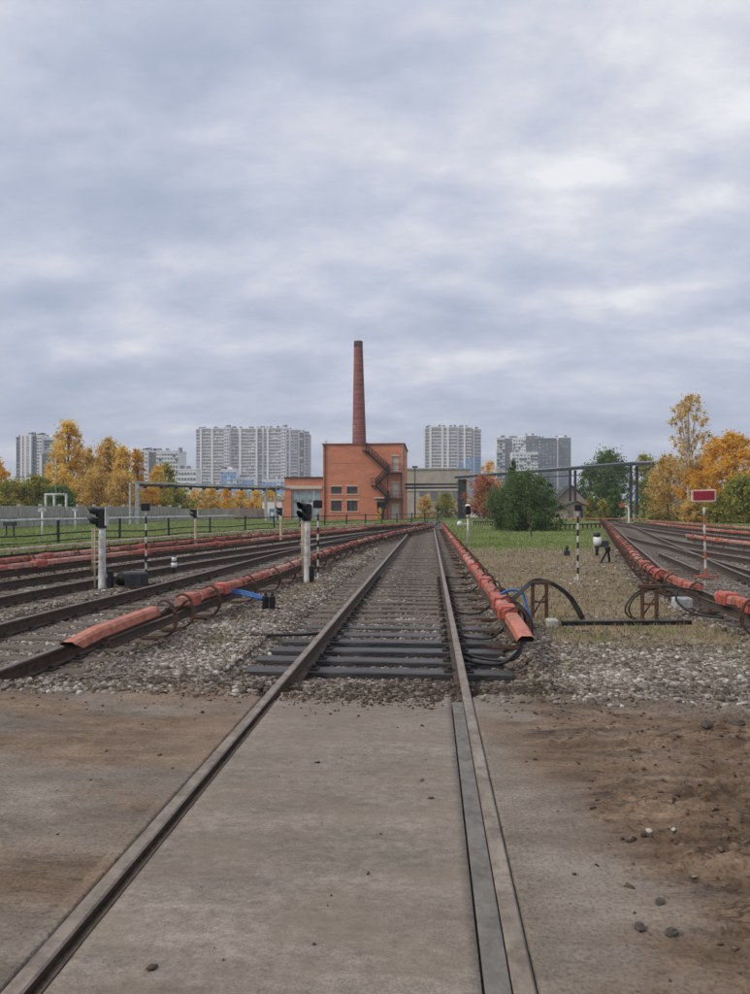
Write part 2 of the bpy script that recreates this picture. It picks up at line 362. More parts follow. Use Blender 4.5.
# ------------------------------------------------------------------ yard surface (heightfield) ------------------------------------
ROADY = 5.95
def road_edge(x): return ROADY + .55*(fbm(x*1.5, x*0+3.3, 5, 6)-.5) + np.where(x < -1.4, .28, 0.0)*1.0 + np.where(x > 1, .1, 0)
def zones(x, y):
    re = road_edge(x); road = 1-sst(-.12, .14, y-re+(fbm(x*7, y*7, 8)-.5)*.22)
    nb = fbm(x*.35, y*.35, 21); nf = fbm(x*1.6, y*1.6, 33)
    dtr = np.full(x.shape, 99.)
    for k, (c, y0, y1) in TR.items():
        d = np.abs(x-c(y)); d = np.where((y < y0-1) | (y > y1+1), 99, d); dtr = np.minimum(dtr, d)
    clear = sst(1.35, 2.0, dtr)
    right_mid = (x > 1.5) & (x < TR['r1'][0](y)-1.7)
    dry = np.where(right_mid, sst(8.8, 11, y+nf*2), 0)*clear
    green = np.where((x > 1.2), sst(27, 34, y+(nf-.5)*10), 0)*np.where(right_mid | (y > 84), 1, 0)*clear
    # left meadow
    lim = TR['l3'][0](np.clip(y, 0, 70))-2.6-(nf-.5)*1.2
    g2 = np.where(x < lim, 1, 0)*sst(10, 12, y)
    g3 = sst(76, 86, y+(nf-.5)*5)*np.where(x < TR['r1'][0](y)-2, 1, 0)
    g4 = np.where(x > 23+(nf-.5)*3, sst(30, 45, y), 0) + sst(84, 90, y)
    green = np.clip(np.maximum.reduce([green, g2, g3*clear, g4*clear]), 0, 1)
    patch = sst(.50, .62, nb*.55+nf*.45)                # weedy patches in the ballast
    weeds = patch*clear*sst(6.6, 8, y)*.75
    return road, green, np.clip(np.maximum(dry*(.72+.28*sst(.3, .6, nf)), weeds), 0, 1), dtr, nf, nb
def height(x, y):
    road, green, dry, dtr, nf, nb = zones(x, y)
    intr = 1-sst(1.25, 1.65, dtr)
    bal = -.125+.035*(nf-.5)
    bal = bal*(1-intr)+(-.203+.035*(fbm(x*1.1, y*1.1, 3)-.5))*intr
    m = (np.abs(x+.5) < 1.55)
    bal = np.where(m & (y < 9.3), bal-.038*sst(6.9, 7.3, y), bal)
    # gravel lip before the first sleeper
    bal = bal + np.where(m, (1-sst(6.5, 7.35, y))*.10, (1-sst(6.2, 7.3, y))*.07)
    bal = np.maximum(bal, -.34)
    bal = bal + green*.01
    rh = .012*(fbm(x*1.1, y*1.6, 40)-.5) + .006*(fbm(x*9, y*9, 41)-.5)
    right = sst(.55, 1.15, x+(nf-.5)*.5)
    ruts = (fbm(x*.7, y*4.2, 44)-.5)
    rough = fbm(x*5, y*8, 45, 6)
    def rut(cx_, cy_, wx, wy, am): return am*np.exp(-((x-cx_)/wx)**4)*np.exp(-((y+.06*(fbm(x*2.6, y*.4, 64, 4)-.5)*2-cy_)/wy)**2)
    yw = y+.10*(fbm(x*1.8, y*.5, 59, 4)-.5)*2
    def ridge(cx_, cy_, wx, wn, wf, am):       # steeper towards the road than behind
        dy_ = yw-cy_; return am*np.exp(-((x-cx_)/wx)**2)*np.where(dy_ < 0, np.exp(-(dy_/wn)**2), np.exp(-(dy_/wf)**2))
    mound = ridge(1.75, 3.95, .62, .05, .16, .085)+ridge(1.5, 4.42, .35, .05, .12, .05)+ridge(1.35, 3.62, .35, .04, .10, .028)+ridge(1.25, 3.2, .45, .035, .10, .022)+ridge(1.5, 2.85, .4, .03, .09, .022)+ridge(2.2, 5.0, .7, .06, .15, .05)+ridge(.95, 4.1, .18, .04, .08, .03)
    shade_ruts = rut(1.95, 3.84, .75, .028, .075)+rut(1.75, 4.33, .4, .022, .05)+rut(1.0, 3.95, .25, .02, .035)+rut(1.6, 3.42, .6, .018, .04)+rut(1.3, 3.28, .7, .015, .03)+rut(1.4, 2.72, .5, .014, .03)+rut(2.2, 4.8, .8, .03, .05)+rut(1.1, 3.05, .4, .014, .025)  # wheel-rut grooves added by the ridges so that shade gathers in them
    crk = np.abs(fbm(x*1.6, y*7, 47, 5)-.5)
    rh = rh + right*(ruts*.10+(fbm(x*2.2, y*13, 57, 5)-.5)*.05+np.maximum(fbm(x*9, y*16, 58, 4)-.5, 0)*.14*sst(.40, .58, fbm(x*1.5, y*2.5, 46))+mound*(.6+1.6*(rough-.2))-shade_ruts*(.4+1.2*fbm(x*3, y*3, 65))-.035*np.exp(-(crk/.014)**2)*sst(.4, .55, fbm(x*.8, y*.8, 48)))
    left = 1-sst(-1.9, -1.45, x)
    rh = rh + left*((fbm(x*.8, y*3, 51)-.5)*.03+np.maximum(fbm(x*6, y*9, 52, 6)-.52, 0)*.05)
    # sink under the slab and rails
    sl = sst(-1.345, -1.335, x)*(1-sst(.335, .345, x))
    rh = rh*(1-sl)+(-.06)*sl
    # flush next to rails, dirt packed against them
    rh = np.where((x < -1.33) & (x > -1.5), np.maximum(rh, -.004)*.6, rh)
    rh = np.where((x > .33) & (x < .5), rh*.5-.002, rh)
    return bal*(1-road)+rh*road

NR, NC = 960, 700
ys = np.concatenate([np.linspace(.3, 9.5, 640), 9.5*np.exp(np.linspace(0, math.log(118/9.5), NR-640+1))[1:]])
tt = np.linspace(-1, 1, NC)
XX = tt[None, :]*(ys[:, None]*.72+1.9)-ys[:, None]*.074
# pull columns exactly onto the slab edges close to the camera
for e_ in (-1.34, .34):
    k = np.argmin(np.abs(XX-e_), axis=1); near = ys < 6.6
    XX[np.arange(NR)[near], k[near]] = e_-.004*np.sign(e_)*-1
YY = np.repeat(ys[:, None], NC, 1)
HH = height(XX, YY)
edge = np.clip(np.minimum.reduce([(1-np.abs(tt))[None, :]*30+YY*0, (118-YY)/3]), 0, 1)
HH = HH*edge+(-.34)*(1-edge)
V = np.stack([XX, YY, HH], -1).reshape(-1, 3)
idx = np.arange(NR*NC).reshape(NR, NC)
Fq = np.stack([idx[:-1, :-1], idx[:-1, 1:], idx[1:, 1:], idx[1:, :-1]], -1).reshape(-1, 4)
def yard_mat():
    m = bpy.data.materials.new('yard ground'); m.use_nodes = True; n = m.node_tree.nodes; l = m.node_tree.links
    b = n['Principled BSDF']; b.inputs['Roughness'].default_value = .9; b.inputs['Specular IOR Level'].default_value = .25
    geo = n.new('ShaderNodeNewGeometry')
    za = n.new('ShaderNodeAttribute'); za.attribute_name = 'zone'; s1 = n.new('ShaderNodeSeparateColor'); l.new(za.outputs['Color'], s1.inputs[0])
    zb = n.new('ShaderNodeAttribute'); zb.attribute_name = 'soil'; s2 = n.new('ShaderNodeSeparateColor'); l.new(zb.outputs['Color'], s2.inputs[0])
    def noise(sc, det=6, ro=.6, st=(1, 1, 1)):
        mp = n.new('ShaderNodeMapping'); mp.inputs['Scale'].default_value = st; l.new(geo.outputs['Position'], mp.inputs[0])
        t = n.new('ShaderNodeTexNoise'); t.inputs['Scale'].default_value = sc; t.inputs['Detail'].default_value = det; t.inputs['Roughness'].default_value = ro
        l.new(mp.outputs[0], t.inputs[0]); return t.outputs[0]
    def ramp(src, *st):
        r = n.new('ShaderNodeValToRGB'); l.new(src, r.inputs[0])
        while len(r.color_ramp.elements) < len(st): r.color_ramp.elements.new(.5)
        for i, (p, c) in enumerate(st): r.color_ramp.elements[i].position = p; r.color_ramp.elements[i].color = (*c, 1) if len(c) == 3 else c
        return r.outputs[0]
    def mix(f, a, b_, bt='MIX'):
        x = n.new('ShaderNodeMixRGB'); x.blend_type = bt
        if isinstance(f, float): x.inputs[0].default_value = f
        else: l.new(f, x.inputs[0])
        for i, q in ((1, a), (2, b_)):
            if isinstance(q, tuple): x.inputs[i].default_value = (*q, 1)
            else: l.new(q, x.inputs[i])
        return x.outputs[0]
    vo = n.new('ShaderNodeTexVoronoi'); vo.inputs['Scale'].default_value = 34; l.new(geo.outputs['Position'], vo.inputs[0])
    sx = n.new('ShaderNodeSeparateColor'); l.new(vo.outputs['Color'], sx.inputs[0])
    grav = ramp(sx.outputs[0], (0, (.05, .040, .033)), (.4, (.125, .105, .088)), (.8, (.23, .205, .18)), (1, (.42, .40, .38)))
    gl = ramp(noise(.5, 8, .65), (.35, (.62, .60, .58)), (.65, (1.15, 1.12, 1.1)))
    grav = mix(1.0, grav, gl, 'MULTIPLY')
    dirt_in = ramp(noise(2.2, 8, .7), (.4, (0, 0, 0)), (.62, (1, 1, 1)))
    grav = mix(mix(1.0, dirt_in, (.55, .55, .55), 'MULTIPLY'), grav, (.125, .10, .078))
    rb = mix(s1.outputs[2], grav, (.11, .08, .058))       # brown grit
    dryc = ramp(noise(5, 9, .8), (.30, (.085, .080, .038)), (.42, (.165, .135, .075)), (.55, (.240, .178, .112)), (.72, (.36, .285, .20)))
    grc = ramp(noise(1.3, 9, .75), (.3, (.09, .125, .04)), (.5, (.155, .20, .065)), (.7, (.25, .265, .12)))
    c = mix(s1.outputs[1], rb, dryc); c = mix(s1.outputs[0], c, grc)
    # road soil
    soil = ramp(noise(1.8, 12, .72, (1, 2.0, 1)), (.3, (.120, .095, .074)), (.5, (.190, .158, .128)), (.7, (.275, .238, .200)))
    sand = ramp(noise(3.0, 12, .75, (1, 2.2, 1)), (.3, (.11, .068, .042)), (.5, (.205, .138, .090)), (.72, (.32, .235, .165)))
    soil = mix(s2.outputs[0], soil, sand)
    def mth(op, a_, b_):
        q = n.new('ShaderNodeMath'); q.operation = op
        for i_, v_ in enumerate((a_, b_)):
            if isinstance(v_, (int, float)): q.inputs[i_].default_value = v_
            else: l.new(v_, q.inputs[i_])
        return q.outputs[0]
    wet = ramp(noise(1.4, 9, .7, (.8, 2.4, 1)), (.38, (0, 0, 0)), (.58, (.8, .8, .8)))
    soil = mix(mth('MULTIPLY', s2.outputs[1], wet), soil, (.082, .054, .035))  # damp soil tone, also painted darker in place of weak relief shade
    ck = mth('ABSOLUTE', mth('SUBTRACT', noise(1.5, 7, .62, (1, 6, 1)), .5), 0)
    ckm = ramp(ck, (0, (1, 1, 1)), (.006, (.9, .9, .9)), (.026, (0, 0, 0)))
    area = ramp(noise(1.1, 3, .5), (.45, (0, 0, 0)), (.6, (1, 1, 1)))
    soil = mix(mth('MULTIPLY', mth('MULTIPLY', s2.outputs[1], ckm), mth('MULTIPLY', area, .85)), soil, (.032, .022, .016))  # crack lines, their shade painted in as dark colour
    cl_ = ramp(noise(9, 6, .62, (1, 2.2, 1)), (.56, (0, 0, 0)), (.64, (.75, .75, .75)))
    soil = mix(mth('MULTIPLY', s2.outputs[1], cl_), soil, (.048, .033, .024))  # darker clumps, part of the same painted relief shade
    pl_ = ramp(noise(12, 6, .6, (1, 2, 1)), (.60, (0, 0, 0)), (.70, (.5, .5, .5)))
    soil = mix(mth('MULTIPLY', pl_, .5), soil, (.36, .33, .30))
    soil = mix(s2.outputs[2], soil, (.31, .275, .235))
    sp_ = ramp(noise(60, 3, .6), (.30, (.6, .6, .6)), (.5, (1, 1, 1)), (.75, (1.2, 1.2, 1.2)))
    soil = mix(1.0, soil, sp_, 'MULTIPLY')
    c = mix(zb.outputs['Alpha'], c, soil)
    l.new(c, b.inputs['Base Color'])
    rr = n.new('ShaderNodeMapRange'); l.new(noise(1.2, 5, .6), rr.inputs[0]); rr.inputs[1].default_value = .35; rr.inputs[2].default_value = .6; rr.inputs[3].default_value = .62; rr.inputs[4].default_value = .95
    l.new(rr.outputs[0], b.inputs['Roughness'])
    b1 = n.new('ShaderNodeBump'); b1.inputs['Strength'].default_value = .5; b1.inputs['Distance'].default_value = .02; l.new(noise(28, 8, .7), b1.inputs['Height'])
    l.new(b1.outputs[0], b.inputs['Normal'])
    return m
yard = quick_mesh('ballast_yard', V, Fq, yard_mat()); tag(yard, kind='structure')
yard.data.polygons.foreach_set('use_smooth', [True]*len(Fq))
road, green, dry, dtr, nf, nb = zones(XX, YY)
nearbrown = np.exp(-((YY-6.5)/.6)**2)*.9*sst(.3, .5, fbm(XX*2, YY*2, 60)); nearbrown = np.maximum(nearbrown, .75*sst(.45, .6, fbm(XX*1.1, YY*1.1, 63)))
nearbrown = np.maximum(nearbrown, .45*(np.abs(XX+.5) < 1.5)*sst(.4, .6, fbm(XX, YY*.5, 61)))
a = yard.data.color_attributes.new('zone', 'FLOAT_COLOR', 'POINT')
a.data.foreach_set('color', np.stack([green, dry, np.clip(nearbrown, 0, 1), np.ones_like(dry)], -1).astype(np.float32).ravel())
sandm = sst(.25, 1.0, XX+(nf-.5)*1.1)*(.35+.65*sst(.22, .55, fbm(XX*.9, YY*2.4, 70, 7)+.12))*(1-.6*sst(5.3, 5.7, YY))
sandm = np.maximum(sandm, .8*sst(.40, .66, fbm(XX*.9, YY*2.0, 71, 7))*(XX < -1.3))
sandm = np.maximum(sandm, np.exp(-((XX+1.9)/.9)**2-((YY-5.9)/.35)**2))
sandm = np.clip(np.maximum(sandm, np.exp(-((YY-5.5)/.5)**2)*.7*(XX > .8)), 0, 1)
crk = np.abs(fbm(XX*1.6, YY*7, 47, 5)-.5); crk = np.exp(-(crk/.016)**2)*sst(.4, .55, fbm(XX*.8, YY*.8, 48))*(XX > .9)
clump = sst(.50, .60, fbm(XX*7, YY*14, 49, 6))*sst(.45, .60, fbm(XX*1.3, YY*1.8, 46))*(XX > .8)
dark = np.clip(sst(.57, .70, fbm(XX*2.2, YY*6, 72, 7))*.7*((XX > .9) | (XX < -1.4)), 0, 1)
dark = np.clip(sst(.4, .95, XX+(nf-.5)*.6)*(.55+.45*sst(.3, .55, fbm(XX*.9, YY*1.6, 78))) + .55*(XX < -1.4)*sst(.35, .6, fbm(XX*.8, YY*1.4, 79)), 0, 1)*(1-sst(5.8, 6.1, YY))  # strength of the damp tone and the painted relief shade
lite = np.clip(sst(.45, .72, fbm(XX*1.2, YY*2.4, 74, 7))*.45*sst(.3, .5, XX)*(1-sst(.8, 1.4, XX+(nf-.5))) + np.exp(-((XX-3.2)/1.3)**2-((YY-5.75)/.22)**2)*.8, 0, 1)
a = yard.data.color_attributes.new('soil', 'FLOAT_COLOR', 'POINT')
a.data.foreach_set('color', np.stack([sandm, dark, lite, road], -1).astype(np.float32).ravel())

# the land all round, out past the horizon
gm = mat('meadow ground', (.07, .10, .035), .95, c2=(.16, .17, .07), scale=.08, bump=0)
g = MB(); g.add([(-2500, -300, -.36), (2500, -300, -.36), (2500, 3000, -.36), (-2500, 3000, -.36)], [(0, 1, 2, 3)]); tag(g.build('ground', gm), kind='structure')

# concrete slab between the rails at the crossing
def slab_mat():
    m = mat('crossing concrete', (.205, .176, .148), .85, c2=(.255, .224, .193), scale=1.3, stretch=(.8, 1.6, 1), bump=.35, bscale=45, dist=.008)
    n = m.node_tree.nodes; l = m.node_tree.links; b = n['Principled BSDF']; src = b.inputs['Base Color'].links[0].from_socket
    tc = n.new('ShaderNodeTexCoord')
    def nz(sc, st, lo, hi, p0, p1):
        mp = n.new('ShaderNodeMapping'); mp.inputs['Scale'].default_value = st; l.new(tc.outputs['Object'], mp.inputs[0])
        t = n.new('ShaderNodeTexNoise'); t.inputs['Scale'].default_value = sc; t.inputs['Detail'].default_value = 10; t.inputs['Roughness'].default_value = .7; l.new(mp.outputs[0], t.inputs[0])
        r = n.new('ShaderNodeValToRGB'); l.new(t.outputs[0], r.inputs[0]); r.color_ramp.elements[0].position = p0; r.color_ramp.elements[1].position = p1
        r.color_ramp.elements[0].color = (*lo, 1); r.color_ramp.elements[1].color = (*hi, 1); return r.outputs[0]
    def mul(a, b_):
        x = n.new('ShaderNodeMixRGB'); x.blend_type = 'MULTIPLY'; x.inputs[0].default_value = 1; l.new(a, x.inputs[1]); l.new(b_, x.inputs[2]); return x.outputs[0]
    s = mul(src, nz(1.1, (.5, 2.4, 1), (.70, .675, .65), (1.22, 1.205, 1.19), .33, .68))
    s = mul(s, nz(14, (1, 1.5, 1), (.72, .70, .68), (1.16, 1.16, 1.16), .35, .65)); s = mul(s, nz(160, (1, 1, 1), (.70, .70, .70), (1.2, 1.2, 1.2), .35, .65))
    s = mul(s, nz(70, (1, 1, 1), (.72, .72, .72), (1.12, 1.12, 1.12), .28, .55))
    mk = nz(1.6, (1, 1.6, 1), (0, 0, 0), (.6, .6, .6), .45, .62)
    x = n.new('ShaderNodeMixRGB'); l.new(mk, x.inputs[0]); l.new(s, x.inputs[1]); x.inputs[2].default_value = (.190, .152, .114, 1)
    l.new(x.outputs[0], b.inputs['Base Color'])
    return m
SM = slab_mat()
sx_ = np.linspace(-1.20, .164, 60); sy_ = np.concatenate([np.linspace(-1, 5.6, 120), np.linspace(5.62, 5.95, 16)])
GX, GY = np.meshgrid(sx_, sy_); GZ = -.004+.006*(fbm(GX*1.5, GY*1.5, 80)-.5)+.003*(fbm(GX*12, GY*12, 81)-.5)
jag = .06*(fbm(GX[-1]*4, GX[-1]*0, 82)-.5); GY[-1] += jag; GZ[-1] = -.14; GZ[-2] -= .01
GXs = GX.copy(); GXs[:, 1] = GX[:, 0]+.003; GXs[:, -2] = GX[:, -1]-.003; GZ[:, 0] = -.10; GZ[:, -1] = -.10
Vs = np.stack([GXs, GY, GZ], -1).reshape(-1, 3); ii = np.arange(Vs.shape[0]).reshape(GX.shape)
sl = quick_mesh('crossing_slab', Vs, np.stack([ii[:-1, :-1], ii[:-1, 1:], ii[1:, 1:], ii[1:, :-1]], -1).reshape(-1, 4), SM)
sl.data.polygons.foreach_set('use_smooth', [True]*len(sl.data.polygons)); tag(sl, kind='structure')

# ------------------------------------------------------------------ gravel stones, one stuff object
def scatter(n0, ymin, ymax, power):
    u = rng.random(n0); y = ymin*(ymax/ymin)**(u**power)
    x = (rng.random(n0)*2-1)*(y*.56+.6)-y*.074
    return x, y
def make_stones(x, y, size, name, m, label, zoff=.12):
    n_ = len(x); base = np.array([(-1, -1, -1), (1, -1, -1), (1, 1, -1), (-1, 1, -1), (-1, -1, 1), (1, -1, 1), (1, 1, 1), (-1, 1, 1)])*.5
    P = base[None]*(1+.55*(rng.random((n_, 8, 3))-.5))*np.where(base[None, :, 2:] > 0, .75, 1.0)
    P = P*(size[:, None, None]*(.6+.8*rng.random((n_, 1, 3)))*np.array([1.25, .9, .6]))
    az = rng.random(n_)*2*PI; ca, sa = np.cos(az), np.sin(az); tx = (rng.random(n_)-.5)*1.4
    X0 = P[..., 0]*ca[:, None]-P[..., 1]*sa[:, None]; Y0 = P[..., 0]*sa[:, None]+P[..., 1]*ca[:, None]; Z0 = P[..., 2]
    Y1 = Y0*np.cos(tx)[:, None]-Z0*np.sin(tx)[:, None]; Z1 = Y0*np.sin(tx)[:, None]+Z0*np.cos(tx)[:, None]
    h = height(x, y)+size*zoff; h = np.where((x > -1.2) & (x < .12) & (y < 5.93), -.002+size*zoff, h)
    Vv = np.stack([X0+x[:, None], Y1+y[:, None], Z1+h[:, None]], -1).reshape(-1, 3)
    fb = np.array([(3, 2, 1, 0), (4, 5, 6, 7), (0, 1, 5, 4), (1, 2, 6, 5), (2, 3, 7, 6), (3, 0, 4, 7)])
    Ff = (fb[None]+np.arange(n_)[:, None, None]*8).reshape(-1, 4)
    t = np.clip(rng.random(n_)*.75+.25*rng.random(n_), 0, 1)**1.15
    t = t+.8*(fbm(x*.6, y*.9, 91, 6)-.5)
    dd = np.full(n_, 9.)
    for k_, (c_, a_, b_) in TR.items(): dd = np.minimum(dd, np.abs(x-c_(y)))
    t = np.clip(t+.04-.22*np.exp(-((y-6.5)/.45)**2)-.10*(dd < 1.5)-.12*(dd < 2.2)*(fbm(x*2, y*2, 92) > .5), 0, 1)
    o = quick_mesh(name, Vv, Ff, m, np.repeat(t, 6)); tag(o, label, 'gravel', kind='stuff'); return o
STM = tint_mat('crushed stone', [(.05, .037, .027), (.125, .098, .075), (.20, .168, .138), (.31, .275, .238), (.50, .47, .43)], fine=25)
x, y = scatter(430000, 5.6, 30, .85)
road, green, dry, dtr, nf, nb = zones(x, y)
keep = ((road < .35+.3*rng.random(len(x))) | ((y > 5.75) & (rng.random(len(x)) < .22) & ((x < -1.4) | (x > .4)))) & (green < .3) & (rng.random(len(x)) > dry*1.12)
rail_near = np.zeros(len(x), bool)
for k, (c, y0, y1) in TR.items(): rail_near |= (np.abs(np.abs(x-c(y))-.795) < .07) & (y > y0)
keep &= ~rail_near
cover = .03+.95*sst(.44, .62, fbm(x*.8, y*1.6, 93))*sst(8.7, 9.8, y)
for k_, (c_, a_, b_) in TR.items():
    st, sp2 = (7.62, .55) if k_ == 'main' else (6.8, .6) if k_ in ('l1', 'r1') else (7.0, .6)
    dx_ = (c_(y+.3)-c_(y-.3))/.6; yy_ = y+(x-c_(y))*dx_
    onm = (np.abs(x-c_(y)) < 1.42) & (y > st-.2) & (y < b_+1)
    ph = ((yy_-st) % sp2); on_sl = onm & ((ph < .14) | (ph > sp2-.14))
    keep &= ~(on_sl & (rng.random(len(x)) > cover*.6)) & ~(onm & ~on_sl & (rng.random(len(x)) > .55+cover))
keep &= rng.random(len(x)) < .42+.75*sst(.36, .58, fbm(x*1.3, y*1.6, 97, 6))
x, y = x[keep], y[keep]; size = (.011+.034*rng.random(len(x))**2.4)*(1+y/60)
make_stones(x, y, size, 'ballast_gravel', STM, 'loose grey crushed stone ballast lying between and beside the rails')
# pebbles and crumbs on the dirt of the crossing
x = np.concatenate([rng.uniform(.5, 4.2, 5200), rng.uniform(-5.2, -1.4, 2200), rng.uniform(-1.15, .1, 260), rng.uniform(-1.18, .1, 1500)]); y = np.concatenate([rng.uniform(1.8, 6, 7400), rng.uniform(2, 5.8, 260), 5.95-np.abs(rng.normal(0, .16, 1500))])
prob = np.where(x > .9, sst(.40, .62, fbm(x*1.2, y*2, 95))+.05, .12); prob = np.where(y > 5.3, 1, prob); kk = rng.random(len(x)) < prob; x, y = x[kk], y[kk]
x2_ = np.concatenate([rng.uniform(.6, 4.6, 9000), rng.uniform(-6, 5.5, 26000)]); y2_ = np.concatenate([rng.uniform(2.2, 5.9, 9000), 5.9+np.abs(rng.normal(0, 1.1, 26000))])
kk = np.where(y2_ < 5.9, rng.random(len(x2_)) < sst(.50, .66, fbm(x2_*1.5, y2_*4, 96, 5))*sst(.8, 1.9, x2_)*.8, rng.random(len(x2_)) < .25+.75*sst(.4, .6, fbm(x2_*1.3, y2_*1.3, 98)))
ns_ = len(x); x = np.concatenate([x, x2_[kk]]); y = np.concatenate([y, y2_[kk]]); csz = np.concatenate([.004+.020*rng.random(ns_)**4, .005+.018*rng.random(int(kk.sum()))**3])
CRM = tint_mat('dirt crumbs', [(.045, .031, .022), (.085, .058, .040), (.14, .10, .072), (.26, .21, .17)], fine=30)
make_stones(x, y, csz, 'dirt_crumbs', CRM, 'small crumbs of soil and grit scattered on the dirt crossing', .2)

# ------------------------------------------------------------------ grass and weeds (stuff)
def blades(x, y, hgt, wid, name, m, label, spread=.5):
    n_ = len(x); az = rng.random(n_)*2*PI; le = rng.random(n_)*spread; hh = hgt*(.5+rng.random(n_)); ww = wid*(.6+.8*rng.random(n_))
    z = height(x, y)-.01; dx, dy = np.cos(az), np.sin(az); az2 = rng.random(n_)*2*PI; lx, ly = np.cos(az2)*le*hh, np.sin(az2)*le*hh
    Vv = np.stack([np.stack([x-dx*ww, y-dy*ww, z], -1), np.stack([x+dx*ww, y+dy*ww, z], -1), np.stack([x+lx, y+ly, z+hh], -1)], 1).reshape(-1, 3)
    o = quick_mesh(name, Vv, np.arange(n_*3).reshape(-1, 3), m, np.clip(rng.random(n_)*.6+.7*(fbm(x*.6, y*.6, 99)-.15), 0, 1), 3); tag(o, label, 'grass', kind='stuff')
GRM = tint_mat('green blades', [(.11, .145, .045), (.18, .235, .07), (.26, .31, .11), (.36, .37, .19)], transl=.3)
DRM = tint_mat('dry blades', [(.09, .12, .04), (.17, .16, .07), (.28, .215, .125), (.39, .32, .20)], transl=.3)
x, y = scatter(110000, 6.8, 40, .8); road, green, dry, dtr, nf, nb = zones(x, y)
k = (rng.random(len(x)) < dry*.85) & (green < .6); blades(x[k], y[k], .05*(1+y[k]/60), .006*(1+y[k]/25), 'dry_weeds', DRM, 'dry straw coloured weeds and moss on the ground between the tracks', 1.2)
x, y = scatter(150000, 24, 110, .9); road, green, dry, dtr, nf, nb = zones(x, y)
k = (green > .5); blades(x[k], y[k], .10, .02*(1+y[k]/60), 'green_grass', GRM, 'short green grass on the strips beside and beyond the tracks', .6)
# a few green tufts in the near gravel
tx_, ty_ = [], []
for (px, py, nn) in ((566, 668, 60), (615, 663, 30), (664, 632, 80), (700, 636, 60), (600, 640, 70), (565, 633, 60), (735, 655, 50), (640, 628, 80), (250, 612, 40), (470, 668, 20), (520, 680, 16)):
    gx, gy, _ = G(px, py, -.12); tx_ += list(gx+rng.normal(0, .10, nn)); ty_ += list(gy+rng.normal(0, .13, nn))
blades(np.array(tx_), np.array(ty_), .055, .006, 'weed_tufts', GRM, 'green weed tufts growing in the gravel beyond the crossing', 1.3)

# ------------------------------------------------------------------ tracks
RAILP = [(-.065, -.17), (.065, -.17), (.065, -.158), (.012, -.145), (.012, -.045), (.034, -.036), (.036, -.008), (.028, 0), (-.028, 0), (-.036, -.008), (-.034, -.036), (-.012, -.045), (-.012, -.145), (-.065, -.158)]
RMI = [0, 0, 0, 0, 0, 0, 1, 1, 1, 0, 0, 0, 0, 0]
def make_sleeper_mesh(wet):
    mb = MB(); mb.bev((0, 0, -.075), (2.74, .235, .15), .012); return mb
FAST = [None]
def track(key, label, rail_top, zt, sl_y0, sl_step, first=None, slmat='sleeper_dry'):
    c, y0, y1 = TR[key]
    t = thing('railway_track', label, 'railway track', (float(c(y0)), y0, 0), 0, 'tracks of the yard')
    for s_ in (-1, 1):
        mb = MB(); mb.sweep(cpath(c, s_*.795, y0, y1), RAILP, z0=zt, mis=RMI); mb.build('rail', [M['rail_side'], M[rail_top]], t, world=True)
    base = None; cnt = 0; rest = MB(); y = sl_y0
    while y < y1:
        dx = float(c(y+.3)-c(y-.3))/.6; rz = math.atan2(-dx, 1); jx = random.uniform(-.09, .09); p = (float(c(y))+jx, y+random.uniform(-.035, .035), -.168+zt+random.uniform(-.008, .003))
        if cnt < 100:
            if base is None or (key == 'main' and cnt == 6): o = make_sleeper_mesh(True).build('sleeper', M['sleeper_dry' if cnt else slmat], t); base = o
            else: o = base.copy(); COL.objects.link(o); o.parent = t
            o.location = (p[0]-t.location.x, p[1]-t.location.y, p[2]); o.rotation_euler = (random.uniform(-.02, .02), 0, rz+random.uniform(-.022, .022))
            if y < 18:                        # a fastening plate under each rail, riding on the sleeper
                for s_ in (-1, 1):
                    if FAST[0] is None:
                        mb = MB(); mb.bev((0, 0, .009), (.30, .16, .018), .004)
                        for q in (-1, 1): mb.bev((q*.095, 0, .03), (.045, .05, .05), .01)
                        FAST[0] = fo = mb.build('rail_fastening', M['plate'], o)
                    else: fo = FAST[0].copy(); COL.objects.link(fo); fo.parent = o
                    fo.location = (s_*.795-jx, 0, 0)
            o.scale = (1, random.uniform(.9, 1.08), 1)
        else: rest.box((p[0], p[1], p[2]-.075), (2.74, .235, .15), 0, rz)
        cnt += 1; y += sl_step
    if rest.v: o = rest.build('far_sleepers', M[slmat], t, world=True); o['kind'] = 'stuff'
    return t
T0 = track('main', 'straight track in the middle of the photo running from the crossing to the horizon', 'rail_top', 0.0, 7.62, .55, slmat='sleeper')
T1 = track('l1', 'nearest track left of the middle one, its rails leaving at the left edge', 'rail_top_rusty', -.003, 6.8, .6)
T2 = track('l2', 'second track left of the middle one, behind the near white signal post', 'rail_top_rusty', -.006, 7, .6)
T3 = track('l3', 'farthest left track, running beside the green meadow fence', 'rail_top_rusty', -.009, 7, .6)
T4 = track('r1', 'curving track right of the weedy strip with a red third rail on its left', 'rail_top_rusty', -.003, 6.8, .6)
T5 = track('r2', 'track at the right edge joining the curve behind the red sign post', 'rail_top_rusty', -.006, 7, .6)
T6 = track('r3', 'second farthest track on the right side of the yard', 'rail_top_rusty', -.009, 7, .6)
T7 = track('r4', 'farthest right track in front of the orange trees', 'rail_top_rusty', -.012, 7, .6)
# guard plate beside the right rail in the crossing, and dirt on the rail foot
mb = MB(); mb.bev((.213, 2.7, -.020), (.084, 6.15, .03), .004)
o = mb.build('guard_plate', M['steel_grey'], T0, world=True)
mb = MB(); mb.bev((-1.205, 2.4, -.02), (.012, 6.6, .04), .002); mb.build('slab_edging', M['rail_side'], T0, world=True)
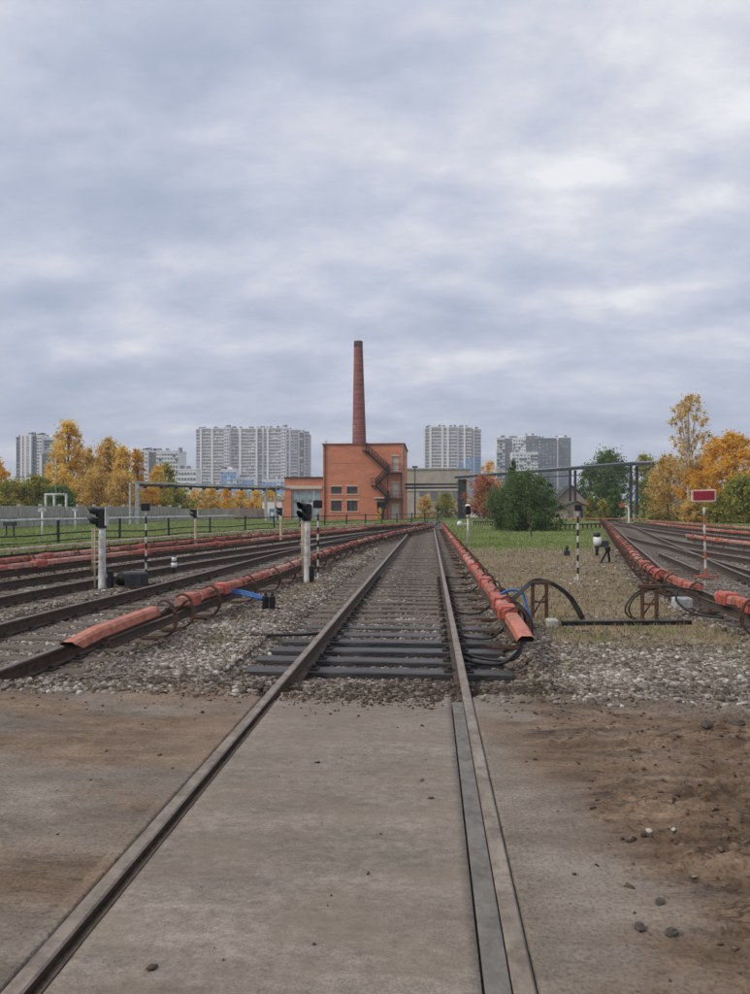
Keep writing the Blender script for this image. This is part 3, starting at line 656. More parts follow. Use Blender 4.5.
# switch closure rails: two diverging rails near the right hand junction
def loose_rail(a, b, label, zt):
    mb = MB(); P = [(a[0]+(b[0]-a[0])*t, a[1]+(b[1]-a[1])*t) for t in np.linspace(0, 1, 12)]
    mb.sweep(P, RAILP, z0=zt, mis=RMI); o = mb.build('loose_rail', [M['rail_side'], M['rail_top_rusty']], loc=(a[0], a[1], 0)); tag(o, label, 'rail')
g1 = G(659, 552, -.0); g2 = G(699, 569, -.0)
loose_rail(g2, g1, 'short rusty rail lying between the two right hand tracks', -.014)
g1 = G(628, 523.5, 0); g2 = G(750, 573, 0)
loose_rail((7.6, 17.5), (9.6, 31), 'diverging switch rail left of the track at the right edge', -.017)

# ------------------------------------------------------------------ third rails
COVP = [(-.085, -.105), (.085, -.105), (.08, -.028), (.052, 0), (-.052, 0), (-.08, -.028)]
BOXP = [(-.11, -.14), (.11, -.14), (.11, -.015), (.085, .025), (-.085, .025), (-.11, -.015)]
def bracket_mesh(side):
    mb = MB(); pts = [(-.02*side, 0, .285), (.04*side, 0, .315), (.09*side, 0, .315), (.17*side, 0, .25), (.215*side, 0, .08), (.16*side, 0, -.08), (.02*side, 0, -.14), (-.28*side, 0, -.145)]
    P = catmull(pts, 4)
    for i in range(len(P)-1): mb.bar(P[i], P[i+1], .05, .026)
    mb.bev((-.02*side, 0, -.155), (.40, .12, .025), .005)
    for q in (-.035, .035): mb.tube([(.12*side, q*1.6, .24), (.0, q*1.6, .12)], .011, 6)
    return mb
def third_rail(key, side, y0, y1, label, breaks=None, cov='cover', brs=None, boxes=(), z=.27, offs=1.36, pairs=True):
    c = TR[key][0]; off = side*offs
    p0 = cpath(c, off, y0, y0+.1)[0]
    t = thing('third_rail', label, 'third rail', (p0[0], p0[1], 0), 0, 'covered third rails beside the tracks')
    mb = MB(); mb.sweep(cpath(c, off, y0+.4, y1), [(-.035, -.02), (.035, -.02), (.035, 0), (.01, .015), (.01, .07), (.03, .085), (-.03, .085), (-.01, .07), (-.01, .015), (-.035, 0)], z0=0)
    mb.build('contact_rail', M['rail_side'], t, world=True)
    if breaks is None:
        breaks = []; y = y0
        while y < y1-.5:
            L = random.uniform(3.6, 5.2); breaks.append((y, min(y1, y+L-.16))); y += L
    mats = [M[cov], M['cover'], M['cover_pink']]
    for i, (a, b) in enumerate(breaks):
        P = cpath(c, off, a, b, .7); mb = MB()
        PP = [(p[0], p[1], z+random.uniform(-.006, .006)) for p in P]
        if i == 0:            # the tapered ramp at the very end
            P2 = cpath(c, off, a-.55, a, .55); n_ = len(COVP)
            mb.sweep(PP, COVP)
            tip = [(P2[0][0]+u*.95, P2[0][1]+(.16 if w < -.1 else 0), z-.045+w*.8) for u, w in COVP]; bas = [(P[0][0]+u, P[0][1]-.005, z+w) for u, w in COVP]
            mb.add(tip+bas, [(0, 5, 4, 3, 2, 1)]+[(k, k+6, (k+1) % 6+6, (k+1) % 6) for k in range(1, 6)])
            mb.add([tip[0], tip[1], bas[1], bas[0]], [(0, 1, 2, 3)], 1); mb.add([tip[0], tip[5], tip[4], tip[3], tip[2], tip[1]], [(0, 1, 2, 3, 4, 5)], 1)  # black faces stand in for the shaded hollow inside the hood
            mm_ = M['cover_orange'] if cov == 'cover' else M[cov]
        else:
            mb.sweep(PP, COVP); mm_ = mats[(i*7+len(label)) % 3] if cov == 'cover' else M[cov]
            for yy in np.arange(a+.6, b-.2, 1.15):          # ribs and clamps moulded along the cover
                mb.sweep(cpath(c, off, yy-.03, yy+.03, .05), [(u*1.13, w*1.04+(.010 if w > -.1 else 0)) for u, w in COVP], z0=z)
        mb.build('cover', [mm_, M['black']], t, world=True)
    if brs is None:
        brs = []; y = y0+2.4
        while y < y1: brs.append(y); y += random.choice([1.3, 1.7, 2.1])
    proto = None
    for i, y in enumerate(brs[:100]):
        p = cpath(c, off, y, y+.1)[0]; dx = float(c(y+.3)-c(y-.3))/.6
        if proto is None: o = bracket_mesh(side).build('bracket', M['rust'], t); proto = o
        else: o = proto.copy(); COL.objects.link(o); o.parent = t
        o.location = (p[0]-t.location.x, p[1]-t.location.y, random.uniform(-.01, .01)); o.rotation_euler = (0, 0, math.atan2(-dx, 1)+random.uniform(-.06, .06))
    for y in boxes:
        mb = MB(); mb.sweep(cpath(c, off, y-.17, y+.17, .3), BOXP, z0=z); mb.build('joint_box', M['cover_box'], t, world=True)
    return t
def every(a, b, s):
    o = []; y = a
    while y < b: o.append(y); y += s*random.uniform(.85, 1.15)
    return o
third_rail('l1', 1, 7.35, 57, 'red covered third rail on the left whose orange ramp end lies nearest the crossing',
    breaks=[(7.35, 9.0), (9.95, 10.65), (10.72, 11.7), (12.05, 14.3), (14.45, 18.6), (18.8, 23), (23.2, 27.5), (27.7, 32), (32.2, 37), (37.2, 42), (42.2, 48), (48.2, 57)],
    brs=[9.2, 9.85, 11.0, 12.9, 14.6]+every(16, 56, 1.4), boxes=[11.75, 10.3]+every(22, 55, 4.4))
third_rail('main', 1, 8.0, 60, 'red covered third rail close to the right side of the straight middle track',
    breaks=[(8.0, 8.75), (9.0, 9.5), (9.6, 10.3), (10.45, 13), (13.1, 16), (16.1, 20), (20.2, 25), (25.2, 31), (31.2, 38), (38.2, 47), (47.2, 60)],
    brs=[8.9, 9.9, 11.0, 12.2, 13.5, 14.9, 16.3]+every(17.6, 58, 1.4), boxes=[9.3, 10.2]+every(13, 58, 3.4), offs=1.46)
third_rail('l2', -1, 8, 47, 'red third rail behind the second left track, nearer of the long red pair', cov='cover', boxes=every(12, 46, 5), offs=1.36)
third_rail('l3', 1, 10, 66, 'red third rail before the farthest left track, farther of the long red pair', boxes=every(14, 64, 5))
third_rail('l3', -1, 8, 60, 'beige covered third rail along the edge of the green meadow', cov='cover_beige', boxes=())
third_rail('r1', -1, 8.6, 90, 'red third rail bending away on the right beyond the cable posts',
    breaks=[(8.6, 9.6), (9.7, 10.5), (10.6, 11.2), (12.2, 14), (14.4, 18), (18.2, 22), (22.2, 26), (26.2, 31), (31.2, 37), (37.2, 44), (44.2, 52), (52.2, 60), (60.2, 75), (75.2, 90)],
    brs=[9.3, 9.9, 12.0, 13.4, 14.3, 15, 16.1, 17.3, 18.5, 19.7]+every(21, 88, 1.3), boxes=[10.0, 10.9, 14.6, 14.9]+every(17, 60, 3.5))
third_rail('r2', 1, 10, 36, 'pink and red third rail just behind the red sign post', cov='cover_pink', boxes=every(14, 35, 4))
third_rail('r3', 1, 12, 66, 'red third rail beyond the pink one on the right side', boxes=every(14, 60, 4))
third_rail('r4', 1, 14, 78, 'farthest red third rail before the orange trees on the right', boxes=every(14, 70, 5))

# black jumper cables looping from the rails to the third rail on the right
def cable(pts, r, m, label, name='cable', cat='cable', group=None, k=8):
    mb = MB(); P = catmull(pts, k); o0 = P[0]
    mb.tube(P, r, 8); o = mb.build(name, m, loc=(o0[0], o0[1], 0)); tag(o, label, cat, group); return o
labs = ['black cable loop hanging from the very end of the middle red rail', 'black cable running under the middle red rail at its second joint', 'third black cable curving to the middle red rail', 'fourth black cable curving to the middle red rail', 'farthest black cable curving to the middle red rail']
for (y, lb) in zip((7.9, 9.4, 11.6, 14.5, 17.6), labs):
    cable([(.34, y+.05, -.10), (.5, y, -.14), (.75, y-.06, -.13), (.92, y, -.02), (.98, y+.1, .06)], .019 if y < 9 else .015, M['rubber'], lb, group='black cables beside the middle track')
cable([(.34, 8.35, -.12), (.6, 8.1, -.14), (.9, 7.95, -.10), (1.02, 8.2, .05)], .017, M['rubber'], 'thick black cable beside the ramp end of the middle red rail', group='black cables beside the middle track')
# rusty cable posts
def cable_post(px, py, hgt, label, n_=2, rz=0):
    g_ = G(px, py, -.13); t = thing('cable_post', label, 'cable post', (g_[0], g_[1], -.13), rz, 'rusty cable posts')
    for i in range(n_):
        mb = MB(); mb.bev((-.12+.2*i, 0, hgt*(.5 if i == 0 else .47)), (.05, .05, hgt*(1 if i == 0 else .94)), .006); mb.build('upright', M['rust'], t)
    mb = MB(); mb.bev((-.02, 0, hgt-.03), (.34, .06, .05), .006); mb.bev((-.02, 0, hgt*.45), (.24, .03, .03), .005); mb.bar((-.12, 0, .05), (.08, 0, hgt*.7), .02, .02); mb.build('crossbar', M['rust'], t)
    return t
cp1 = cable_post(541, 619, .56, 'rusty cable post just right of the middle red rail end')
cp2 = cable_post(651, 620, .52, 'rusty cable post inside the big cable loop on the right')
x1, y1_ = cp1.location.x, cp1.location.y
for i in range(3):
    cable([(1.0, 9.9+.15*i, .20), (1.2, 10.2+.1*i, .30), (x1-.1, y1_+.03*i, .40+.02*i), (x1+.16, y1_-.02, .37+.02*i), (x1+.38+.03*i, y1_-.05, .20), (x1+.56+.03*i, y1_-.1, -.12)], .013, M['rubber'] if i else M['blue_cable'] if False else M['rubber'],
          ['lowest', 'middle', 'topmost'][i]+' black cable arching over the rusty post beside the middle red rail', group='cables over the rusty post')
cable([(1.0, 10.6, .28), (1.15, 10.65, .33), (1.3, 10.6, .30), (1.36, 10.5, .1), (1.4, 10.4, -.1)], .02, M['blue_cable'], 'blue cable curling off the middle red rail')
mb = MB()
for i in range(4): mb.tube(catmull([(1.05, 9.6+.2*i, .15), (1.18, 9.6+.2*i, .2), (1.28, 9.55+.18*i, .05), (1.27, 9.5+.15*i, -.12)], 5), .03, 8)
tag(mb.build('cable_bundle', M['rubber'], loc=(1.2, 9.8, 0)), 'black cable bundle drooping behind the middle red rail joint', 'cable')
x2, y2_ = cp2.location.x, cp2.location.y
lbl2 = ['outer big black cable loop curving round the right rusty post', 'inner big black cable loop curving round the right rusty post']
for i in range(2):
    cable([(4.15, 11.6, .22), (3.75, 11.4, .30), (x2+.15, y2_+.05, .36-.02*i), (x2-.18, y2_, .28-.04*i), (x2-.36+.05*i, y2_-.03, .08), (x2-.34+.05*i, y2_-.03, -.06), (x2-.15, y2_-.06, -.15)], .013, M['rubber'], lbl2[i], group='cable loops at the right post')
cable([(3.75, 11.5, .28), (3.66, 11.3, .12), (3.8, 11.0, -.02), (4.1, 10.7, -.04)], .018, M['rubber'], 'thick black cable sagging under the red rail on the right')
# trough / beam lying across the weeds
a_ = G(562, 625, -.12); b_ = G(690, 624, -.12)
mb = MB(); mb.bar((a_[0], a_[1], -.10), (b_[0], b_[1], -.10), .11, .07); tag(mb.build('cable_trough', M['black'], loc=(a_[0], a_[1], -.1)), 'long black cable trough lying across the weeds between the rusty posts', 'trough')
c_ = G(552, 626, -.12); mb = MB(); mb.bev((c_[0], c_[1], -.08), (.16, .2, .12), .02); tag(mb.build('concrete_block', M['concrete'], loc=(c_[0], c_[1], -.1)), 'small pale concrete block at the left end of the black trough', 'block')
mb = MB(); mb.bev((3.8, 11.5, .08), (.26, .2, .14), .02); tag(mb.build('junction_box', M['pipe_light'], loc=(3.8, 11.3, 0)), 'pale grey junction box under the right hand red rail end', 'box')
def far_cover(pa, pb, label, m, name='third_rail', cat='third rail'):
    P = [(pa[0]+(pb[0]-pa[0])*q, pa[1]+(pb[1]-pa[1])*q) for q in np.linspace(0, 1, 12)]
    t = thing(name, label, cat, (pa[0], pa[1], 0)); mb = MB(); mb.sweep(P, COVP, z0=.3); mb.build('cover', M[m], t, world=True)
    for p in P:
        mb = MB(); mb.bev((p[0], p[1], .04), (.1, .1, .34), .01); mb.build('bracket', M['rust'], t, world=True)
far_cover((X(566, 92), 92), (X(648, 86), 86), 'distant red brown covered rail crossing behind the evergreen bush toward the right tracks', 'cover')
far_cover((X(556, 56), 56), (X(604, 60), 60), 'dark low covered cable run lying on the grass right of the evergreen bush', 'black', 'cable_run', 'cable run')
far_cover((X(474, 70), 70), (X(500, 68), 68), 'short dark cable run lying on the grass left of the evergreen bush', 'black', 'cable_run', 'cable run')
# blue cables with black plugs on the left third rail
bx_, by_, _ = G(253, 603, -.14)
for i in range(3):
    cable([(-3.42+.05*i, 11.85, .16-.03*i), (-3.1, 11.9-.05*i, .15-.02*i), (-2.75, 11.8-.04*i, .08-.015*i), (-2.62+.02*i, 11.75, -.0)], .016, M['blue_cable'], ['upper', 'middle', 'lower'][i]+' blue cable leaving the red box of the left third rail', group='blue cables on the left third rail')
t = thing('cable_plug', 'black plug block at the end of the blue cables on the left', 'plug', (-2.58, 11.7, -.14))
for q in (-.05, .06):
    mb = MB(); mb.bev((q, 0, .12), (.09, .10, .24), .02); mb.tube([(q, 0, .22), (q, 0, .30)], .022, 8); mb.build('plug', M['black'], t)
cable([(-2.66, 10.4, -.13), (-2.35, 9.4, -.12), (-1.7, 9.3, -.11), (-1.36, 9.4, -.10)], .02, M['rubber'], 'black cable on the ground crossing the gravel to the left rail of the middle track')

# ------------------------------------------------------------------ signals and posts
def striped_post(t, x, h, r=.03, n_=9, z0=0):
    mb = MB()
    for i in range(n_): mb.tube([(x, 0, z0+h*i/n_), (x, 0, z0+h*(i+1)/n_)], r, 8, mi=i % 2, cap=(i == n_-1))
    return mb.build('post', [M['post_white'], M['post_black']], t)
def visor(mb, c, r, L, ang):
    n_ = 14; d = Vector((math.cos(ang), math.sin(ang), .22)).normalized(); sd_ = Vector((-math.sin(ang), math.cos(ang), 0)); u = d.cross(sd_) if d.cross(sd_).z > 0 else sd_.cross(d)
    vs = []
    for k in range(n_+1):
        q = -.35+(PI+.7)*k/n_; o_ = sd_*math.cos(q)*r+u*math.sin(q)*r; l_ = L*(.55+.45*max(0, math.sin(q)))
        vs += [Vector(c)+o_, Vector(c)+o_*1.04+d*l_, Vector(c)+o_*.93+d*l_, Vector(c)+o_*.93]
    fs = []
    for k in range(n_):
        for j in range(4): fs.append((k*4+j, k*4+(j+1) % 4, k*4+4+(j+1) % 4, k*4+4+j))
    mb.add(vs, fs, 0, True)
def signal(label, px, py, ztop, face=PI*1.03, post_r=.075, white_back=True, extra=True, scale=1.0, rzpost='post_white'):
    g_ = G(px, py, -.13); t = thing('dwarf_signal', label, 'signal', (g_[0], g_[1], -.13), 0, 'small black headed track signals')
    H = ztop+.13; hh = .40*scale
    mb = MB(); mb.tube([(0, 0, 0), (0, 0, .03), (0, 0, .8*(H-hh)), (0, 0, H-hh+.04)], [post_r*1.15, post_r, post_r*.92, post_r*.85], 14); mb.build('post', M[rzpost], t)
    d = Vector((math.cos(face), math.sin(face), 0))
    mb = MB(); mb.bev((0, 0, H-hh/2), (.15*scale, .17*scale, hh), .03, rz=face); hd = mb.build('signal_head', M['black'], t)
    for k, zz in enumerate((H-hh*.27, H-hh*.76)):
        c = Vector((0, 0, zz))+d*.075*scale
        mb = MB(); visor(mb, c, .092*scale, .25*scale, face); mb.tube([c-d*.02, c+d*.03], .087*scale, 14); mb.build('visor', M['black'], hd)
        mb = MB(); mb.tube([c+d*.03, c+d*.036], .065*scale, 14); mb.build('lens', M['glass_lens'], hd)
    if white_back:
        mb = MB(); mb.bev((-d.x*.095*scale, -d.y*.095*scale, H-hh/2+.03), (.03, .19*scale, hh*.92), .012, rz=face); mb.build('back_plate', M['post_white'], t)
    if extra:
        mb = MB(); mb.tube([(d.x*.14, -.03, .02), (d.x*.14, -.03, H-hh*1.0)], .018, 8); mb.tube([(d.x*.19, -.03, .35), (d.x*.19, -.03, H-hh*1.0)], .014, 8)
        for zz in (.55, .85, H-hh*1.1): mb.box((d.x*.09, -.03, zz), (.2, .03, .03))
        mb.build('cable_conduit', M['yellowish'], t)
        mb = MB(); mb.bev((-d.x*.17, 0, .20), (.10, .12, .36), .02); mb.build('relay_box', M['black'], t)
    return t
signal('white post with a black two lamp head facing left, nearest signal on the left side', 102, 589, 1.50)
signal('white post with a black two lamp head, nearest to the middle track on its left', 307, 583, 1.60, face=PI*1.30, scale=.95)
signal('small signal with a cream post beyond the left red rails, between two striped posts', 195.5, 545, 1.44, post_r=.06, rzpost='yellowish', scale=.95, extra=False)
signal('small distant signal with black head left of the brick building', 281, 541, 1.52, post_r=.07, rzpost='yellowish', scale=.95, extra=False)
def mast_lamp(label, px, py, ztop):
    g_ = G(px, py, -.13); t = thing('lamp_signal', label, 'signal', (g_[0], g_[1], -.13)); H = ztop+.13
    mb = MB(); mb.tube([(0, 0, 0), (0, 0, H-.5)], .045, 10); mb.build('post', M['post_white'], t)
    mb = MB(); mb.tube([(0, 0, H-.52), (0, 0, H-.38)], [.10, .09], 10); mb.build('collar', M['yellowish'], t)
    mb = MB(); mb.bev((0, 0, H-.22), (.22, .18, .34), .04); hd = mb.build('signal_head', M['black'], t)
    mb = MB(); mb.tube([(0, 0, H-.05), (0, 0, H), (0, 0, H+.04)], [.12, .12, .05], 12); mb.build('cap', M['white'], t)
    for zz in (H-.13, H-.3):
        mb = MB(); visor(mb, Vector((0, -.09, zz)), .065, .13, -PI/2); mb.build('visor', M['black'], hd)
    mb = MB(); mb.tube([(-.34, 0, H-.78), (0, 0, H-.78)], .015, 6); mb.tube([(-.34, -.05, H-.78), (-.34, .05, H-.78)], .12, 14); mb.build('side_lamp', M['white'], t)
mast_lamp('white capped lamp signal on a thin white post right of the middle red rail', 468, 547, 1.62)
def square_post(label, px, py, ztop, s_=.2):
    g_ = G(px, py, -.13); t = thing('marker_post', label, 'marker post', (g_[0], g_[1], -.13), 0, 'striped marker posts'); H = ztop+.13
    striped_post(t, 0, H-s_+.02, .024, 11)
    mb = MB(); mb.bev((0, -.035, H-s_/2), (s_, .02, s_*.85), .006); mb.build('plate', M['black'], t)
    mb = MB(); mb.box((0, 0, .01), (.16, .12, .02)); mb.build('foot', M['post_white'], t)
square_post('striped post with a dark square plate, on the left behind the dark machine', 146, 582, 1.62)
square_post('striped post with a dark square plate in front of the grey corrugated doors', 318, 579, 1.69, .21)
square_post('thin striped post standing in the weedy strip on the right', 578, 580, 1.58, .16)
# red sign on red and white post
g_ = G(706, 577, -.13); t = thing('red_sign', 'dark red rectangular sign with cream border on a red and white post', 'sign', (g_[0], g_[1], -.13))
mb = MB(); H = 1.95
for i in range(8): mb.tube([(0, 0, (H-.3)*i/8), (0, 0, (H-.3)*(i+1)/8)], .03, 8, mi=(i+1) % 2, cap=(i == 7))
mb.build('post', [M['post_white'], M['cover_box']], t)
mb = MB(); mb.bev((-.02, -.04, H-.03), (.58, .03, .28), .01); fr = mb.build('sign_border', M['sign_edge'], t)
mb = MB(); mb.bev((-.02, -.058, H-.025), (.50, .01, .21), .004); mb.build('sign_panel', M['sign_red'], t)
mb = MB(); mb.box((.0, -.1, .02), (.5, .06, .04)); mb.bar((0, 0, .02), (-.25, .1, .02), .05, .04); mb.build('foot_frame', M['cover_box'], t)
for o_ in (fr,): pass
t.rotation_euler = (0, R(-1.5), R(4))
# white lantern on a dark machine, right
def lantern(label, px, py, r, h, z0):
    g_ = G(px, py, -.13); t = thing('switch_lantern', label, 'switch lantern', (g_[0], g_[1], -.13), 0, 'white switch lanterns')
    mb = MB(); mb.tube([(0, 0, 0), (0, 0, z0)], r*.45, 10); mb.build('stand', M['black'], t)
    mb = MB(); mb.tube([(0, 0, z0), (0, 0, z0+h*.45)], r, 18); mb.tube([(0, 0, z0+h*.6), (0, 0, z0+h)], r*.85, 18); mb.build('drum', M['white'], t)
    mb = MB(); mb.tube([(0, 0, z0+h*.45), (0, 0, z0+h*.6)], r*.8, 18); mb.tube([(0, 0, z0+h), (0, 0, z0+h+.04)], [r*.8, r*.3], 14); mb.build('dark_band', M['machine'], t)
    return t
lantern('low white banded lantern between the second and first left tracks', 174, 572, .07, .26, .12)
lantern('tiny white lantern far off beside the left red rail junction', 386, 541, .06, .24, .12)
g_ = G(597, 556, -.13); t = thing('switch_lantern', 'white drum lantern on a dark stand at the edge of the right hand tracks', 'switch lantern', (g_[0], g_[1], -.13), 0, 'white switch lanterns')
mb = MB(); mb.tube([(-.1, 0, .50), (.12, 0, .50)], .17, 18); mb.build('drum', M['white'], t)
mb = MB(); mb.bev((.22, 0, .42), (.3, .3, .22), .03); mb.bev((0, 0, .28), (.12, .12, .2), .02); mb.tube([(0, 0, 0), (0, 0, .3)], .05, 10); mb.tube([(.0, 0, .66), (.0, 0, .8)], .12, 12); mb.build('mechanism', M['machine'], t)
g_ = G(608, 563, -.13); t = thing('point_lever', 'black point lever standing just right of the white drum lantern', 'lever', (g_[0], g_[1], -.13))
mb = MB(); mb.bar((-.2, 0, .02), (0, 0, .4), .05, .05); mb.bar((.05, 0, .02), (0, 0, .4), .06, .05); mb.bev((0, 0, .42), (.16, .12, .14), .03); mb.build('lever', M['black'], t)
mb = MB(); mb.box((-.05, 0, .01), (.45, .3, .03)); mb.build('base', M['machine'], t)
# point machine, left
g_ = G(133, 587, -.13); t = thing('point_machine', 'dark ribbed point machine box on the gravel beside the left signal', 'point machine', (g_[0], g_[1], -.13), R(-8))
mb = MB(); mb.bev((.08, 0, .17), (.40, .30, .28), .03); mb.build('housing', M['machine'], t)
mb = MB(); mb.tube([(-.33, 0, .15), (-.12, 0, .15)], .12, 14)
for k in range(5): mb.tube([(-.31+.045*k, 0, .15), (-.295+.045*k, 0, .15)], .135, 14)
mb.build('motor', M['black'], t)
mb = MB(); mb.box((0, 0, .015), (.75, .36, .03)); mb.bar((.25, .1, .05), (.95, .25, .05), .04, .04); mb.build('base_plate', M['rust'], t)
# second box in weeds at (461..,) and small pieces
g_ = G(567, 556, -.13); mb = MB(); mb.bev((0, 0, .10), (.2, .15, .2), .03); mb.tube([(0, 0, .2), (0, 0, .36)], .05, 8); o = mb.build('drain_stub', M['machine']); o.location = g_; tag(o, 'small dark drain stub standing in the dry weeds', 'stub')

# thin white sign posts at left by the fence
def plate_post(label, px, py, ztop, w, h, round_=False):
    g_ = G(px, py, -.2); t = thing('plate_post', label, 'sign post', (g_[0], g_[1], -.2)); H = ztop+.2
    mb = MB(); mb.tube([(0, 0, 0), (0, 0, H-h)], .05, 8); mb.build('post', M['white'], t)
    mb = MB(); mb.bev((0, 0, H-h/2), (w, .06, h), .05 if not round_ else h*.3); mb.build('plate', M['pipe_light'], t)
plate_post('white post with a wide pale plate at the far left before the wall', 42, 539, 1.52, .46, .22)
plate_post('white post with a narrow pale head left of the near signal', 75, 531, 1.52, .40, .24, True)

# stones on the dirt, right foreground
def clod(label, px, py, s_, m='soil_clod'):
    g_ = G(px, py, 0); me = MB(); n1, n2 = 7, 10; vs = [(0, 0, s_*.42)]; fs = []
    for i in range(1, n1):
        for j in range(n2):
            th = PI*i/n1; ph_ = 2*PI*j/n2; r_ = s_*.5*(1+random.uniform(-.16, .16)); vs.append((r_*1.25*math.sin(th)*math.cos(ph_), r_*math.sin(th)*math.sin(ph_), r_*.75*math.cos(th)))
    vs.append((0, 0, -s_*.35)); L = len(vs)-1
    for j in range(n2):
        fs.append((0, 1+j, 1+(j+1) % n2)); fs.append((L, L-n2+(j+1) % n2, L-n2+j))
        for i in range(n1-2): a0 = 1+i*n2; fs.append((a0+j, a0+n2+j, a0+n2+(j+1) % n2, a0+(j+1) % n2))
    me.add(vs, fs, 0, False); o = me.build('stone', M[m]); o.rotation_euler = (random.uniform(-.4, .4), 0, random.uniform(0, 3)); tag(o, label, 'stone')
    hz = float(height(np.array([g_[0]]), np.array([g_[1]]))[0]); o.location = (g_[0], g_[1], hz+s_*.18)
clod('dark stone on the dirt, left of the pair near the right edge', 707, 733, .085)
clod('dark stone on the dirt, rightmost near the edge of the gravel', 738, 733, .075)
clod('pale stone in the sand, nearest the middle of the right dirt patch', 649, 829, .028, 'concrete')
clod('pale pebble just right of the other pale stone in the sand', 674, 829, .022, 'concrete')
clod('dark clod on the damp dirt at lower right, upper one', 660, 905, .035)
clod('dark clod on the damp dirt at lower right, lower and larger one', 640, 928, .04)
clod('dark clod lying right of the larger lower one', 672, 932, .04)

# ------------------------------------------------------------------ meadow fence, concrete wall, gantries
fp = [(-24, 8), (-17.9, 29.6), (-14.2, 43.5), (-10.2, 57.8), (-6.4, 69), (-3.2, 79), (1.5, 92)]
t = thing('meadow_fence', 'low dark pipe fence with three rails along the green meadow', 'fence', (fp[0][0], fp[0][1], -.3))
cum = [0]
for a, b in zip(fp[:-1], fp[1:]): cum.append(cum[-1]+math.hypot(b[0]-a[0], b[1]-a[1]))
FL = cum[-1]; fx = lambda s_: np.interp(s_, cum, [p[0] for p in fp]); fy = lambda s_: np.interp(s_, cum, [p[1] for p in fp])
s_ = 0; proto = None
while s_ < FL:
    if proto is None: mb = MB(); mb.bev((0, 0, .63), (.11, .11, 1.26), .01); proto = o = mb.build('fence_post', M['fence_dark'], t)
    else: o = proto.copy(); COL.objects.link(o); o.parent = t
    o.location = (fx(s_)-t.location.x, fy(s_)-t.location.y, random.uniform(-.04, .03)); o.rotation_euler = (random.uniform(-.04, .04), random.uniform(-.04, .04), .3)
    s_ += 4.3
for zz, mm_, r_ in ((1.12, 'pipe_light', .06), (.62, 'fence_dark', .035), (.30, 'fence_dark', .03)):
    ss = np.linspace(0, FL, 60)
    if zz > 1:
        s1_ = ss[ss < 42]; mb = MB(); mb.tube([(fx(q), fy(q), -.3+zz+.15+.01*math.sin(q*1.3)) for q in s1_], r_, 8); mb.build('top_rail', M['pipe_light'], t, world=True)
        s1_ = ss[ss >= 41]; mb = MB(); mb.tube([(fx(q), fy(q), -.3+zz) for q in s1_], .035, 8); mb.build('top_rail', M['fence_dark'], t, world=True)
    else:
        mb = MB(); mb.tube([(fx(q), fy(q), -.3+zz+.05*math.sin(q*.73)) for q in ss], r_, 6); mb.build('fence_rail', M[mm_], t, world=True)
# concrete panel wall
t = thing('concrete_wall', 'long pale concrete panel wall behind the meadow', 'wall', (X(-60, 52), 52, -.36))
wa = (X(-60, 50), 50); wb = (X(180, 92), 92); L = math.hypot(wb[0]-wa[0], wb[1]-wa[1]); npn = int(L/3); az = math.atan2(wb[1]-wa[1], wb[0]-wa[0]); proto = None
for i in range(npn):
    f_ = (i+.5)/npn; p = (wa[0]+(wb[0]-wa[0])*f_, wa[1]+(wb[1]-wa[1])*f_)
    if proto is None:
        mb = MB(); mb.bev((0, 0, 1.0), (2.75, .12, 2.0), .02)
        for qx in (-.9, 0, .9):
            for qz in (.55, 1.4): mb.bev((qx, -.07, qz), (.72, .04, .66), .015)
        proto = o = mb.build('wall_panel', M['concrete_wall'], t)
    else: o = proto.copy(); COL.objects.link(o); o.parent = t
    o.location = (p[0]-t.location.x, p[1]-t.location.y, random.uniform(-.05, .05)); o.rotation_euler = (random.uniform(-.02, .02), 0, az)
mb = MB()
for i in range(npn+1):
    f_ = i/npn; p = (wa[0]+(wb[0]-wa[0])*f_, wa[1]+(wb[1]-wa[1])*f_); mb.bev((p[0], p[1], .72), (.25, .28, 2.25), .02, rz=az)
mb.build('wall_posts', M['concrete'], t, world=True)
# low rubble/kerb strip behind, from the wall to the building
t = thing('low_wall', 'low grey wall running behind the meadow toward the brick building', 'wall', (X(180, 95), 95, -.36))
mb = MB(); mb.bar((X(178, 93), 93, .5), (X(283, 112), 112, .5), .3, 1.8); mb.build('wall', M['concrete_wall'], t, world=True)

# white frame at left
Yg = 66; t = thing('pipe_portal', 'white three legged pipe frame above the wall at far left', 'frame', (X(56, Yg), Yg, -.36))
zt = Z(494.5, 56, Yg)
for px in (45.5, 54, 66): mb = MB(); mb.tube([(X(px, Yg), Yg, -.36), (X(px, Yg), Yg, zt)], .11, 8); mb.build('leg', M['pipe_light'], t, world=True)
mb = MB(); mb.tube([(X(44.5, Yg), Yg, zt), (X(67, Yg), Yg, zt)], .10, 8); mb.build('crossbeam', M['pipe_light'], t, world=True)
mb = MB(); mb.tube([(X(55.5, Yg), Yg, zt), (X(55.5, Yg), Yg, Z(455, 55.5, Yg))], [.06, .03], 8); mb.build('mast', M['pipe_light'], t, world=True)
